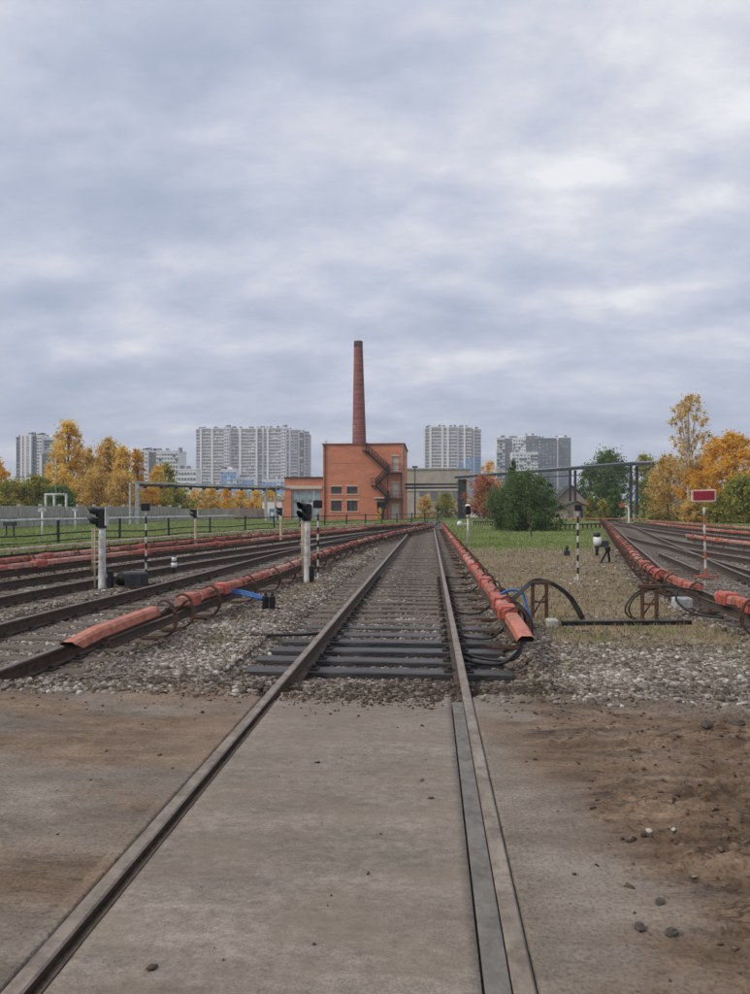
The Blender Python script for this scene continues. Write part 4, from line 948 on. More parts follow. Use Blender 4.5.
# left gantry with pipes
ya, yb = 70, 92
A = Vector((X(133, ya), ya, Z(482, 133, ya))); B = Vector((X(277, yb), yb, Z(487, 277, yb))); A2 = A+Vector((-.2, 3, 0)); 
t = thing('pipe_gantry', 'long grey pipe gantry on legs left of the brick building', 'gantry', (A.x, A.y, -.36))
mb = MB(); mb.bar(A, B, .2, .16); mb.build('beam', M['pipe_light'], t, world=True)
mb = MB(); mb.bar(A+Vector((0, .5, -.28)), B+Vector((0, .5, -.28)), .5, .22); mb.build('under_pipe', M['pipe_dark'], t, world=True)
for f_ in np.linspace(.06, .97, 11):
    p = A.lerp(B, f_)+Vector((0, .35, -.42)); mb = MB(); mb.bev(p, (.22, .5, .30), .03); mb.build('pipe_clamp', M['black'], t, world=True)
for f_, w_ in ((0, .16), (.02, .3), (.90, .30), (.985, .28)):
    p = A.lerp(B, f_); p2 = p+Vector((-.35 if f_ == 0 else 0, 0, 0)); mb = MB(); mb.bev((p2.x, p2.y+.1, (p.z-.36)/2-.05), (w_, w_, p.z+.3), .02); mb.build('leg', M['pipe_light'] if f_ < .5 else M['concrete'], t, world=True)
C2 = Vector((X(286, 96), 96, Z(489, 286, 96))); mb = MB(); mb.bar(B, C2, .35, .3); mb.bar(A.lerp(B, .93), C2+Vector((.3, .5, 0)), .35, .25); mb.build('end_beam', M['pipe_grey'], t, world=True)

# right pipe bridge
t = thing('pipe_bridge', 'long dark pipe bridge crossing high over the right side of the yard', 'pipe bridge', (X(460, 130), 130, -.36))
PA = Vector((X(456, 132), 132, Z(477, 456, 132))); PB = Vector((X(634, 115), 115, Z(463.5, 634, 115))); PC = Vector((X(692, 108), 108, Z(462, 692, 108)))
for a, b in ((PA, PB), (PB, PC)):
    mb = MB(); mb.bar(a+Vector((0, 0, -.1)), b+Vector((0, 0, -.1)), 1.0, .36); mb.build('truss', M['pipe_dark'], t, world=True)
    mb = MB(); mb.tube([a+Vector((0, -.3, .16)), b+Vector((0, -.3, .16))], .13, 8); mb.build('pipe', M['pipe_top'], t, world=True)
    mb = MB(); mb.tube([a+Vector((0, .2, -.9)), b+Vector((0, .2, -1.3))], .08, 6); mb.build('lower_pipe', M['pipe_dark'], t, world=True)
def support(p, w, n_):
    for i in range(n_):
        q = Vector((p.x+(i-(n_-1)/2)*w, p.y, 0)); mb = MB(); mb.bev((q.x, q.y, (p.z-.7)/2), (.38, .38, p.z+.0), .03); mb.build('support', M['pipe_dark'], t, world=True)
mb = MB(); mb.bev((PA.x+1.1, PA.y, 3.1), (1.5, 1.2, 7.0), .05); mb.build('pier', M['pipe_dark'], t, world=True); support(PB, .9, 2); support(PC, .5, 1); support(PA.lerp(PB, .69), .8, 2)
mb = MB()
for k in range(5): z_ = .6+k*1.3; mb.bar((PB.x-.45, PB.y, z_), (PB.x+.45, PB.y, z_+1.2), .1, .1)
for k in range(5): z_ = .6+k*1.2; mb.bar((PA.x+.2, PA.y, z_), (PA.x+1.8, PA.y, z_+1.1), .12, .12)
mb.build('bracing', M['pipe_dark'], t, world=True)
t = thing('low_pipes', 'pair of dark pipes running from the brick building to the pipe bridge', 'pipes', (X(404, 103), 103, 0))
for py in (484.5, 488):
    mb = MB(); mb.tube([(X(404, 104), 104, Z(py, 404, 104)), (X(457, 128), 128, Z(py-.4, 457, 128))], .16, 8); mb.build('pipe', M['pipe_dark'], t, world=True)

# ------------------------------------------------------------------ brick building
YB = 100.0
bx0, bx1 = X(323, YB), X(404, YB); zr = Z(444.5, 360, YB)
t = thing('brick_building', 'orange brick boiler house with black zigzag fire stairs', 'building', ((bx0+bx1)/2, YB, -.36))
def hole_wall(mb, x0, x1, z0, z1, y, holes, depth=.25):
    xs = sorted(set([x0, x1]+[h[0] for h in holes]+[h[1] for h in holes])); zs = sorted(set([z0, z1]+[h[2] for h in holes]+[h[3] for h in holes]))
    for i in range(len(xs)-1):
        for j in range(len(zs)-1):
            cx_, cz_ = (xs[i]+xs[i+1])/2, (zs[j]+zs[j+1])/2
            if any(h[0] < cx_ < h[1] and h[2] < cz_ < h[3] for h in holes): continue
            mb.add([(xs[i], y, zs[j]), (xs[i+1], y, zs[j]), (xs[i+1], y, zs[j+1]), (xs[i], y, zs[j+1])], [(0, 1, 2, 3)])
    for h in holes:
        a, b, c, d = h
        mb.add([(a, y, c), (b, y, c), (b, y+depth, c), (a, y+depth, c)], [(0, 1, 2, 3)]); mb.add([(a, y, d), (b, y, d), (b, y+depth, d), (a, y+depth, d)], [(3, 2, 1, 0)])
        mb.add([(a, y, c), (a, y, d), (a, y+depth, d), (a, y+depth, c)], [(3, 2, 1, 0)]); mb.add([(b, y, c), (b, y, d), (b, y+depth, d), (b, y+depth, c)], [(0, 1, 2, 3)])
wins = [(331.2, 341.6, 486.6, 493.8), (347, 357.4, 486.6, 493.8), (331.2, 341.6, 500.6, 511.2), (347, 357.4, 500.6, 511.2)]
doors = [(392, 398.5, 456.5, 471.2), (392, 398.5, 483, 497), (391.5, 399, 505, 519), (377, 384, 502, 519)]
conv = lambda q: (X(q[0], YB), X(q[1], YB), Z(q[3], 360, YB), Z(q[2], 360, YB))
hw = [conv(q) for q in wins]; hd_ = [conv(q) for q in doors]
mb = MB(); hole_wall(mb, bx0, bx1, -.36, zr, YB, hw+hd_)
D = 14.0
mb.add([(bx0, YB, -.36), (bx0, YB+D, -.36), (bx0, YB+D, zr), (bx0, YB, zr)], [(3, 2, 1, 0)])
mb.add([(bx1, YB, -.36), (bx1, YB+D, -.36), (bx1, YB+D, zr), (bx1, YB, zr)], [(0, 1, 2, 3)])
mb.add([(bx0, YB+D, -.36), (bx1, YB+D, -.36), (bx1, YB+D, zr), (bx0, YB+D, zr)], [(3, 2, 1, 0)])
mb.build('wall', M['brick'], t, world=True)
mb = MB(); mb.box(((bx0+bx1)/2, YB+D/2, zr+.08), (bx1-bx0+.3, D+.3, .16)); mb.box(((bx0+bx1)/2, YB+D/2, zr-.02), (bx1-bx0+.12, D+.12, .06)); mb.build('roof', mat('roof edge', (.26, .09, .06), .7), t, world=True)
mb = MB(); mb.tube([(X(326, YB+2), YB+2, zr), (X(326, YB+2), YB+2, zr+.9)], .05, 6); mb.box((X(326, YB+2), YB+2, zr+.55), (.5, .04, .04)); mb.build('antenna', M['pipe_grey'], t, world=True)
for h in hw:
    a, b, c, d = h; cx_, cz_ = (a+b)/2, (c+d)/2
    mb = MB()
    for xx in (a+.04, cx_, b-.04): mb.box((xx, YB+.14, cz_), (.08, .06, d-c))
    for zz in (c+.035, d-.035, cz_+.1): mb.box((cx_, YB+.145, zz), (b-a, .05, .07))
    wf = mb.build('window', M['rust'], t, world=True)
    mb = MB(); mb.box((cx_, YB+.2, cz_), (b-a, .02, d-c)); o = mb.build('pane', M['win'], None); o.parent = wf
    for v in o.data.vertices: v.co = Vector(v.co)-Vector(t.location)
    mb = MB(); mb.box((cx_, YB-.03, c-.07), (b-a+.4, .12, .12)); mb.box((cx_, YB-.02, d+.09), (b-a+.3, .08, .14)); o = mb.build('sill', M['stone_light'], None); o.parent = wf
    for v in o.data.vertices: v.co = Vector(v.co)-Vector(t.location)
for i, h in enumerate(hd_):
    a, b, c, d = h; mb = MB(); mb.box(((a+b)/2, YB+.17, (c+d)/2), (b-a, .06, d-c)); mb.box(((a+b)/2+.05, YB+.13, (c+d)/2+.3), (.3, .03, .5)); o = mb.build('door', M['door_white'] if i < 3 else M['stair'], t, world=True)
    mb = MB(); mb.box(((a+b)/2, YB-.03, d+.09), (b-a+.25, .08, .14)); mb.build('door_lintel', M['stone_light'], t, world=True)
ca_ = conv((374, 385, 498, 500)); mb = MB(); mb.box(((ca_[0]+ca_[1])/2, YB-.6, ca_[3]), (ca_[1]-ca_[0], 1.2, .14)); mb.build('canopy', M['stone_light'], t, world=True)
for px in (325, 402.5):
    mb = MB(); mb.tube([(X(px, YB), YB-.1, -.3), (X(px, YB), YB-.1, zr-.3)], .07, 8); mb.box((X(px, YB), YB-.12, zr-.2), (.3, .22, .25)); mb.build('downpipe', M['pipe_grey'] if px > 330 else M['rust'], t, world=True)
# bands of slightly proud brick courses
mb = MB()
for py in (463, 497): z_ = Z(py, 360, YB); mb.box(((bx0+bx1)/2, YB-.012, z_), (bx1-bx0-.02, .024, .10))
mb.build('brick_course', mat('pale brick course', (.52, .22, .14), .8), t, world=True)
# fire stairs
st = thing('fire_stairs', 'black steel zigzag fire stairs on the brick wall', 'fire stairs', (X(390, YB), YB-.8, -.36))
def zz_(py): return Z(py, 385, YB-.8)
def xs_(px): return X(px, YB-.8)
def flight(p0, p1, off):
    (xa, za), (xb, zb) = p0, p1; y = YB-.62-off; mb = MB()
    for q in (-.35, .35): mb.bar((xa, y+q, za), (xb, y+q, zb), .05, .24)
    n_ = max(6, int(abs(za-zb)/.22))
    for k in range(n_): f_ = (k+.5)/n_; mb.box((xa+(xb-xa)*f_, y, za+(zb-za)*f_), (.28, .7, .04))
    mb.build('flight', M['stair'], st, world=True)
    mb = MB()
    for q in (-.37, .37):
        for hh in (.5, 1.0): mb.bar((xa, y+q, za+hh), (xb, y+q, zb+hh), .05, .06)
        for k in range(9): f_ = k/8; mb.bar((xa+(xb-xa)*f_, y+q, za+(zb-za)*f_), (xa+(xb-xa)*f_, y+q, za+(zb-za)*f_+1.0), .04, .04)
    mb.build('railing', M['stair'], st, world=True)
def landing(x0, x1, z):
    y = YB-.66; mb = MB(); mb.box(((x0+x1)/2, y, z), (x1-x0, 1.2, .14)); mb.build('landing', M['stair'], st, world=True)
    mb = MB()
    for hh in (.5, 1.05): mb.box(((x0+x1)/2, y-.58, z+hh), (x1-x0, .05, .05)); mb.box((x1-.03, y, z+hh), (.05, 1.15, .05))
    for k in range(6): mb.box((x0+(x1-x0)*k/5, y-.58, z+.53), (.04, .04, 1.05))
    mb.build('railing', M['stair'], st, world=True)
landing(xs_(362.5), xs_(368), zz_(451)); landing(xs_(387), xs_(402), zz_(473)); landing(xs_(371), xs_(377.5), zz_(486)); landing(xs_(387), xs_(402), zz_(499))
flight((xs_(366), zz_(451)), (xs_(389), zz_(472.5)), 0); flight((xs_(388), zz_(473)), (xs_(376), zz_(486)), .0); flight((xs_(376), zz_(486)), (xs_(389), zz_(499)), .5); flight((xs_(388), zz_(499)), (xs_(379), -.2), .0)
mb = MB()
for px in (388, 401):
    mb.box((xs_(px), YB-1.15, (zz_(473)-.36)/2), (.09, .09, zz_(473)+.36))
mb.build('support_post', M['stair'], st, world=True)
# annex with corrugated doors
ax0, ax1 = X(284, YB), bx0-.01; za = Z(478, 300, YB)
t = thing('brick_annex', 'low brick annex with grey corrugated doors left of the boiler house', 'building', ((ax0+ax1)/2, YB, -.36))
dz = Z(490.5, 300, YB); dx0, dx1 = X(291, YB), X(320.5, YB)
mb = MB(); hole_wall(mb, ax0, ax1, -.36, za, YB+.3, [(dx0, dx1, -.36, dz)])
mb.add([(ax0, YB+.3, -.36), (ax0, YB+12, -.36), (ax0, YB+12, za), (ax0, YB+.3, za)], [(3, 2, 1, 0)]); mb.add([(ax0, YB+.3, za), (ax1, YB+.3, za), (ax1, YB+12, za), (ax0, YB+12, za)], [(0, 1, 2, 3)])
mb.build('wall', M['brick'], t, world=True)
mb = MB(); mb.box(((ax0+ax1)/2, YB+.22, Z(487.3, 300, YB)), (ax1-ax0-.3, .2, .42)); mb.build('lintel', M['stone_light'], t, world=True)
mb = MB(); mb.box(((ax0+ax1)/2-.05, YB+6.2, za+.09), (ax1-ax0+.1, 12.2, .14)); mb.build('roof', M['roof'], t, world=True)
for k in range(4):
    w_ = (dx1-dx0)/4; mb = MB(); mb.box((dx0+w_*(k+.5), YB+.5, (dz-.36)/2), (w_-.06, .06, dz+.34)); o = mb.build('door_leaf', M['corrug'], t, world=True)
    mb = MB(); mb.box((dx0+w_*(k+.5), YB+.46, dz*.62), (w_*.5, .03, .5)); mb.build('door_pane', M['win_far'], t, world=True)
# chimney
YC = 150.0; t = thing('brick_chimney', 'tall tapering red brick chimney behind the boiler house', 'chimney', (X(361, YC), YC, -.36))
zc_ = Z(341.5, 358, YC); r0 = 7.3*YC/F*1.02; r1 = 4.3*YC/F; cxx = X(360, YC)
mb = MB(); P = [(cxx-.35*f_, YC, -.36+(zc_+.36)*f_) for f_ in np.linspace(0, 1, 24)]; mb.tube(P, [r0*1.25+(r1-r0*1.25)*f_**.9 for f_ in np.linspace(0, 1, 24)], 28); mb.build('shaft', M['brick_chim'], t, world=True)
mb = MB()
for k in range(26):
    f_ = .30+.68*k/25; z_ = -.36+(zc_+.36)*f_; rr = (r0*1.25+(r1-r0*1.25)*f_**.9)+.03; mb.tube([(cxx-.35*f_, YC, z_-.05), (cxx-.35*f_, YC, z_+.05)], rr, 28)
mb.build('steel_bands', mat('band steel', (.33, .19, .17), .8), t, world=True)
mb = MB(); mb.tube([(cxx-.35, YC, zc_-1.3), (cxx-.35, YC, zc_-.9), (cxx-.35, YC, zc_), (cxx-.35, YC, zc_+.05)], [r1+.01, r1+.05, r1+.04, r1-.15], 28); mb.build('crown_ring', mat('dark crown', (.10, .045, .045), .9), t, world=True)
mb = MB()
for q in (-.25, .25): mb.tube([(cxx+r0*.85+q*.4, YC-r0*.7, 1), (cxx-.35+r1*.8+q*.4, YC-r1*.75, zc_)], .03, 5)
mb.build('ladder', M['stair'], t, world=True)
# grey concrete building behind
t = thing('grey_warehouse', 'pale grey concrete warehouse behind the boiler house', 'building', (X(437, 165), 165, -.36))
wx0, wx1, wz = X(398, 165), X(470, 165), Z(469.5, 437, 165)
mb = MB(); mb.box(((wx0+wx1)/2, 171, (wz-.36)/2), (wx1-wx0, 12, wz+.36)); mb.build('wall', mat('beige weathered concrete', (.34, .30, .24), .9, c2=(.50, .45, .37), scale=.5), t, world=True)
mb = MB(); mb.box(((wx0+wx1)/2, 171, wz+.15), (wx1-wx0+.4, 12.4, .3)); mb.build('roof', M['concrete'], t, world=True)
for px in (423, 434, 445, 456):
    mb = MB(); mb.box((X(px, 165), 164.95, Z(496, px, 165)), (1.5, .14, 2.0)); mb.build('window', M['win_far'], t, world=True)
mb = MB(); mb.box(((wx0+wx1)/2, 164.9, Z(490, 437, 165)), (wx1-wx0-1, .2, .35)); mb.build('string_course', M['stone_light'], t, world=True)
t = thing('lamp_mast', 'thin dark lamp mast before the grey warehouse', 'mast', (X(415, 118), 118, -.36))
mb = MB(); mb.tube([(X(415, 118), 118, -.36), (X(415, 118), 118, Z(467, 415, 118))], [.12, .08], 8); mb.build('mast', M['pipe_dark'], t, world=True)
mb = MB(); mb.bev((X(415, 118), 117.9, Z(467, 415, 118)), (.9, .4, .25), .05); mb.build('lamp_head', M['pipe_dark'], t, world=True)
# small structures
def shed(name, label, cat, px0, px1, py_e, py_r, Y, wall, roof, ridge='x', depth=6):
    x0, x1 = X(px0, Y), X(px1, Y); ze, zrr = Z(py_e, px0, Y), Z(py_r, px0, Y); t = thing(name, label, cat, ((x0+x1)/2, Y, -.36)); xm = (x0+x1)/2
    mb = MB()
    mb.add([(x0, Y, -.36), (x1, Y, -.36), (x1, Y, ze), (xm, Y, zrr), (x0, Y, ze)], [(0, 1, 2, 3, 4)]); mb.add([(x0, Y+depth, -.36), (x1, Y+depth, -.36), (x1, Y+depth, ze), (xm, Y+depth, zrr), (x0, Y+depth, ze)], [(4, 3, 2, 1, 0)])
    mb.add([(x0, Y, -.36), (x0, Y+depth, -.36), (x0, Y+depth, ze), (x0, Y, ze)], [(3, 2, 1, 0)]); mb.add([(x1, Y, -.36), (x1, Y+depth, -.36), (x1, Y+depth, ze), (x1, Y, ze)], [(0, 1, 2, 3)])
    mb.build('wall', wall, t, world=True)
    mb = MB()
    for sx2, xe in ((-1, x0-.4), (1, x1+.4)):
        zz = ze-.4*(zrr-ze)/((x1-x0)/2); a = [(xm, Y-.4, zrr+.05), (xe, Y-.4, zz+.05), (xe, Y+depth+.4, zz+.05), (xm, Y+depth+.4, zrr+.05)]; b = [(p[0], p[1], p[2]+.15) for p in a]
        mb.add(a+b, [(0, 1, 2, 3), (7, 6, 5, 4), (0, 4, 5, 1), (1, 5, 6, 2), (2, 6, 7, 3), (3, 7, 4, 0)])
    mb.build('roof', roof, t, world=True)
    mb = MB(); mb.box((xm-.2*(x1-x0), Y-.04, ze*.5), ((x1-x0)*.16, .1, 1.1)); mb.build('window', M['win_far'], t, world=True)
    mb = MB(); mb.box((xm+.2*(x1-x0), Y-.04, .55), ((x1-x0)*.13, .1, 1.8)); mb.build('door', M['roof'], t, world=True)
shed('small_house', 'low house with pinkish gable and dark roof right of the evergreen bush', 'house', 553, 590, 504, 486, 122, M['pinkwall'], M['roof'])
shed('white_hut', 'small white gabled hut among the trees left of the red sign', 'hut', 668, 684, 503, 489, 120, M['door_white'], M['white'])
shed('utility_shed', 'low brick shed with dark roof just right of the evergreen bush', 'shed', 562, 590, 508, 502, 108, M['pinkwall'], M['roof'], depth=4)
t = thing('white_low_building', 'low white building strip behind the red autumn tree', 'building', (X(475, 150), 150, -.36))
mb = MB(); mb.box((X(477, 150), 152, .9), (5.0, 4, 2.5)); mb.build('wall', M['white'], t, world=True); mb = MB(); mb.box((X(477, 150), 152, 2.25), (5.3, 4.3, .2)); mb.build('roof', M['roof'], t, world=True)
t = thing('blue_kiosk', 'small blue metal cabinet beside the left gantry legs', 'cabinet', (X(274, 97), 97, -.36))
mb = MB(); mb.bev((X(274, 97), 97, .5), (1.1, .9, 1.8), .04); mb.build('body', M['kiosk_blue'], t, world=True); mb = MB(); mb.box((X(273, 97), 96.5, .7), (.4, .06, .5)); mb.build('panel', M['white'], t, world=True)
t = thing('pale_shed', 'plain pale shed between gantry legs and the annex', 'shed', (X(271, 108), 108, -.36))
mb = MB(); mb.box((X(272, 108), 110, 1.1), (2.9, 4, 2.9)); mb.build('wall', M['t_white'], t, world=True); mb = MB(); mb.box((X(272, 108), 110, 2.62), (3.1, 4.2, .15)); mb.build('roof', M['pipe_grey'], t, world=True)
t = thing('equipment_cabinet', 'dark cabinet on legs at the far left beside the fence rail', 'cabinet', (X(10, 40), 40, -.3))
mb = MB(); mb.bev((X(10, 40), 40, .72), (.62, .4, .46), .03); mb.build('box', M['machine'], t, world=True); mb = MB()
for q in (-.22, .22): mb.box((X(10, 40)+q, 40, .1), (.06, .06, .8))
mb.build('legs_frame', M['fence_dark'], t, world=True)
t = thing('white_bent_post', 'white bent pipe stand with a red plate near the right bridge support', 'stand', (X(628, 80), 80, -.3))
mb = MB(); mb.tube(catmull([(X(629, 80), 80, -.3), (X(629, 80), 80, 1.1), (X(628, 80), 80, 1.6), (X(625, 80), 80, 1.7)], 5), .09, 8); mb.build('pipe', M['white'], t, world=True); mb = MB(); mb.bev((X(622.5, 80), 80, 1.75), (.7, .08, .36), .02); mb.build('plate', M['cover_box'], t, world=True)

# ------------------------------------------------------------------ far towers
def tower_group(name, label, sections, Y, depth=18):
    """sections: (px0, px1, py_top, dY, wall, ncol, floors, stripes, spandrel)"""
    t = thing(name, label, 'apartment block', (X(sections[0][0], Y), Y, -.36)); cnt = 0; proto = {}
    rest = MB(); wcount = 0
    for si, (p0, p1, pt, dY, wall, ncol, nfl, stripes, cells) in enumerate(sections):
        y = Y+dY; x0, x1 = X(p0, y), X(p1, y); zt = Z(pt, p0, y)
        mb = MB(); mb.box(((x0+x1)/2, y+depth/2, (zt-.36)/2), (x1-x0, depth, zt+.36)); mb.build('wall', M[wall], t, world=True)
        mb = MB(); mb.box(((x0+x1)/2, y+depth/2, zt+.4), (x1-x0+.6, depth+.6, .8)); 
        if si % 2 == 0: mb.box(((x0+x1)/2, y+depth/2, zt+1.8), ((x1-x0)*.3, depth*.4, 2.2))
        mb.build('roof', M['t_white'] if wall != 't_dark' else M['t_grey'], t, world=True)
        for q in range(3):
            f_ = rv.random(); mb = MB(); mb.box((x0+(x1-x0)*f_, y+depth*.3, zt+1.5), (1.2+1.5*rv.random(), 2, 2.0+rv.random())); mb.build('roof_vent', M['t_grey'], t, world=True)
        if stripes:
            for f_ in stripes:
                mb = MB(); xc = x0+(x1-x0)*f_; mb.box((xc, y-.45, (zt-.36)/2), (1.7, .9, zt+.36)); mb.build('pilaster', M['t_white'], t, world=True)
        fh = (zt-1)/nfl; cw = (x1-x0)/ncol
        # floor bands
        mb = MB()
        for k in range(1, nfl): mb.box(((x0+x1)/2, y-.06, k*fh), (x1-x0, .12, fh*.22))
        mb.build('floor_bands', M['t_white'] if wall in ('t_taupe', 't_white') else M['t_grey'], t, world=True)
        if cells:
            mb = MB()
            for k in range(nfl):
                for j in range(ncol):
                    if cells(j/ncol, k/nfl, j, k): mb.box((x0+cw*(j+.5), y-.16, k*fh+fh*.35), (cw*.98, .3, fh*.72))
            cm = {'t_white': 't_dark', 't_taupe': 't_white', 't_grey': 't_white', 't_dark': 't_grey', 't_brown': 't_white'}[wall]
            if name in ('blue_tower', 'blue_white_block'): cm = 't_blue'
            mb.build('facade_panels', M[cm], t, world=True)
        for k in range(nfl-1, -1, -1):
            for j in range(ncol):
                xc, zc2 = x0+cw*(j+.5), k*fh+fh*.62
                if wcount < 100:
                    pale = rv.random() < .3; key = (round(cw, 2), round(fh, 2), pale)
                    if key not in proto: mb = MB(); mb.box((0, 0, 0), (cw*.62, .2, fh*.45)); proto[key] = o = mb.build('window', M['win_pale' if pale else 'win_far'], t)
                    else: o = proto[key].copy(); COL.objects.link(o); o.parent = t
                    o.location = (xc-t.location.x, y-.24-t.location.y, zc2-t.location.z); wcount += 1
                else: rest.box((xc, y-.24, zc2), (cw*.62, .2, fh*.45), mi=1 if rv.random() < .3 else 0)
    o = rest.build('far_windows', [M['win_far'], M['win_pale']], t, world=True); o['kind'] = 'stuff'
    return t
rc = random.Random(5); rv = random.Random(9); M['win_pale'] = mat('curtained window', (.34, .34, .35), .5, var=.2, scale=.3, bump=0)
blueset = lambda f, h, j, k: rc.random() < .75
wh = lambda p: (lambda f, h, j, k: rc.random() < p)
tower_group('apartment_towers', 'wide row of joined taupe and white apartment towers left of the chimney', [
    (196, 200.5, 429.5, 8, 't_taupe', 2, 25, None, None), (200.5, 224, 429, 0, 't_taupe', 9, 25, (.02, .5), wh(.12)), (224, 229, 427.5, -3, 't_white', 2, 25, None, None), (229, 240, 429, 3, 't_taupe', 4, 25, (.1, .95), wh(.12)),
    (240, 257, 429, -2, 't_taupe', 6, 25, (.02, .98), wh(.12)), (257, 267, 428.5, 2, 't_taupe', 4, 25, (.6,), wh(.2)), (267, 281, 428.5, -3, 't_taupe', 5, 25, (.05,), wh(.12)), (281, 286, 427.5, -5, 't_white', 2, 25, None, None),
    (286, 297, 430, 0, 't_taupe', 4, 25, (.35,), wh(.12)), (297, 303, 432.5, 6, 't_brown', 3, 24, (.3,), wh(.25)), (303, 308, 434, 12, 't_taupe', 2, 24, (.3,), None)], 700)
tower_group('blue_tower', 'taupe apartment towers with blue panels low on the right, right of the chimney', [
    (424, 429, 428.5, 4, 't_taupe', 2, 25, (.1,), None), (429, 444, 427.5, 0, 't_taupe', 6, 25, (.1, .9), None), (444, 457, 427.5, -2, 't_taupe', 5, 25, (.3,), lambda f, h, j, k: h < .42+.12*f), (457, 472, 428, 0, 't_taupe', 6, 25, (.05, .5), lambda f, h, j, k: h < .55+.12*f), (472, 481, 429.5, 6, 't_taupe', 4, 25, (.2,), lambda f, h, j, k: h < .66)], 690)
blue2 = tower_group('blue_white_block', 'low blue and white block in front of the left apartment towers', [(221, 236, 470, 0, 't_white', 5, 10, None, blueset), (236, 254, 478, 4, 't_white', 6, 8, None, blueset), (262, 284, 480, 4, 't_white', 6, 8, None, blueset)], 640, 10)
tower_group('patterned_towers', 'white and black patterned tower beside dark slate towers at centre right', [
    (497, 505, 438, 0, 't_white', 3, 22, None, wh(.4)), (505, 513, 438.5, 5, 't_grey', 3, 22, None, None), (513, 526, 438.5, 0, 't_white', 5, 22, None, wh(.45)), (512, 538, 453, -14, 't_white', 7, 17, None, wh(.25)),
    (526, 538, 436, 3, 't_grey', 4, 23, None, None), (538, 556, 439, 0, 't_dark', 5, 22, None, wh(.3)), (556, 571, 438, 6, 't_grey', 5, 22, (.1,), None)], 720)
tower_group('striped_tower', 'white tower with dark window columns at the far left', [
    (16, 20.5, 438, 2, 't_dark', 1, 22, None, None), (20.5, 31, 435.5, 0, 't_white', 3, 23, (.1, .5, .95), None), (31, 36.5, 437, 2, 't_dark', 2, 22, None, None), (36.5, 42, 436, 1, 't_white', 2, 22, None, None), (42, 55, 438, 4, 't_white', 5, 22, None, wh(.35)), (40, 53, 455, -8, 't_dark', 3, 16, (.08,), None)], 560)
tower_group('low_block', 'lower white and brown apartment block right of the yellow trees', [
    (136, 144, 452, 0, 't_brown', 3, 14, None, None), (144, 148, 451, -2, 't_white', 1, 14, None, None), (148, 156, 452, 0, 't_brown', 3, 14, None, None), (156, 178, 451.5, 0, 't_white', 8, 14, None, wh(.3))], 520)
tower_group('low_white_flats', 'small low white flats just left of the wide tower row', [(178, 196, 470, 0, 't_white', 6, 7, None, None)], 480, 10)

# ------------------------------------------------------------------ trees
def leafmat(name, cols): return tint_mat(name, cols, rough=.7, transl=.5)
LM = {
 'gold': leafmat('gold leaves', [(.46, .29, .05), (.70, .46, .08), (.86, .62, .14), (.88, .72, .30)]),
 'orange': leafmat('orange leaves', [(.44, .23, .03), (.70, .40, .04), (.84, .52, .08), (.86, .64, .20)]),
 'brown': leafmat('russet leaves', [(.36, .24, .08), (.58, .40, .11), (.74, .52, .17), (.76, .60, .26)]),
 'red': leafmat('red leaves', [(.24, .08, .045), (.42, .15, .08), (.56, .23, .13), (.52, .32, .15)]),
 'olive': leafmat('olive leaves', [(.10, .13, .03), (.22, .24, .05), (.40, .37, .07), (.62, .50, .12)]),
 'green': leafmat('green leaves', [(.05, .10, .03), (.10, .18, .05), (.16, .25, .07), (.26, .31, .10)]),
 'pine': leafmat('dark evergreen needles', [(.06, .095, .042), (.095, .15, .06), (.14, .21, .08), (.21, .27, .12)]),
 'birch': leafmat('sparse birch leaves', [(.38, .25, .09), (.60, .40, .13), (.74, .54, .22), (.66, .58, .32)]),
}
def leaves(cl, nleaf, lsize, up=.0):
    """cl: (n,4) clump centres + radius -> quads"""
    k = rng.integers(0, len(cl), nleaf); c = cl[k]; dirs = rng.normal(size=(nleaf, 3)); dirs /= np.linalg.norm(dirs, axis=1)[:, None]
    p = c[:, :3]+dirs*(c[:, 3:4]*np.minimum(np.abs(rng.normal(size=(nleaf, 1)))*.62, 1.7))*np.array([1, 1, .9])
    a = rng.normal(size=(nleaf, 3)); a /= np.linalg.norm(a, axis=1)[:, None]; b = np.cross(a, rng.normal(size=(nleaf, 3))); b /= np.linalg.norm(b, axis=1)[:, None]
    s_ = lsize*(.5+rng.random((nleaf, 1))); a = a*s_*.5; b = b*s_*.32
    V_ = np.stack([p-a, p-b*.9, p+a, p+b], 1).reshape(-1, 3)
    return V_, np.arange(nleaf*4).reshape(-1, 4), k
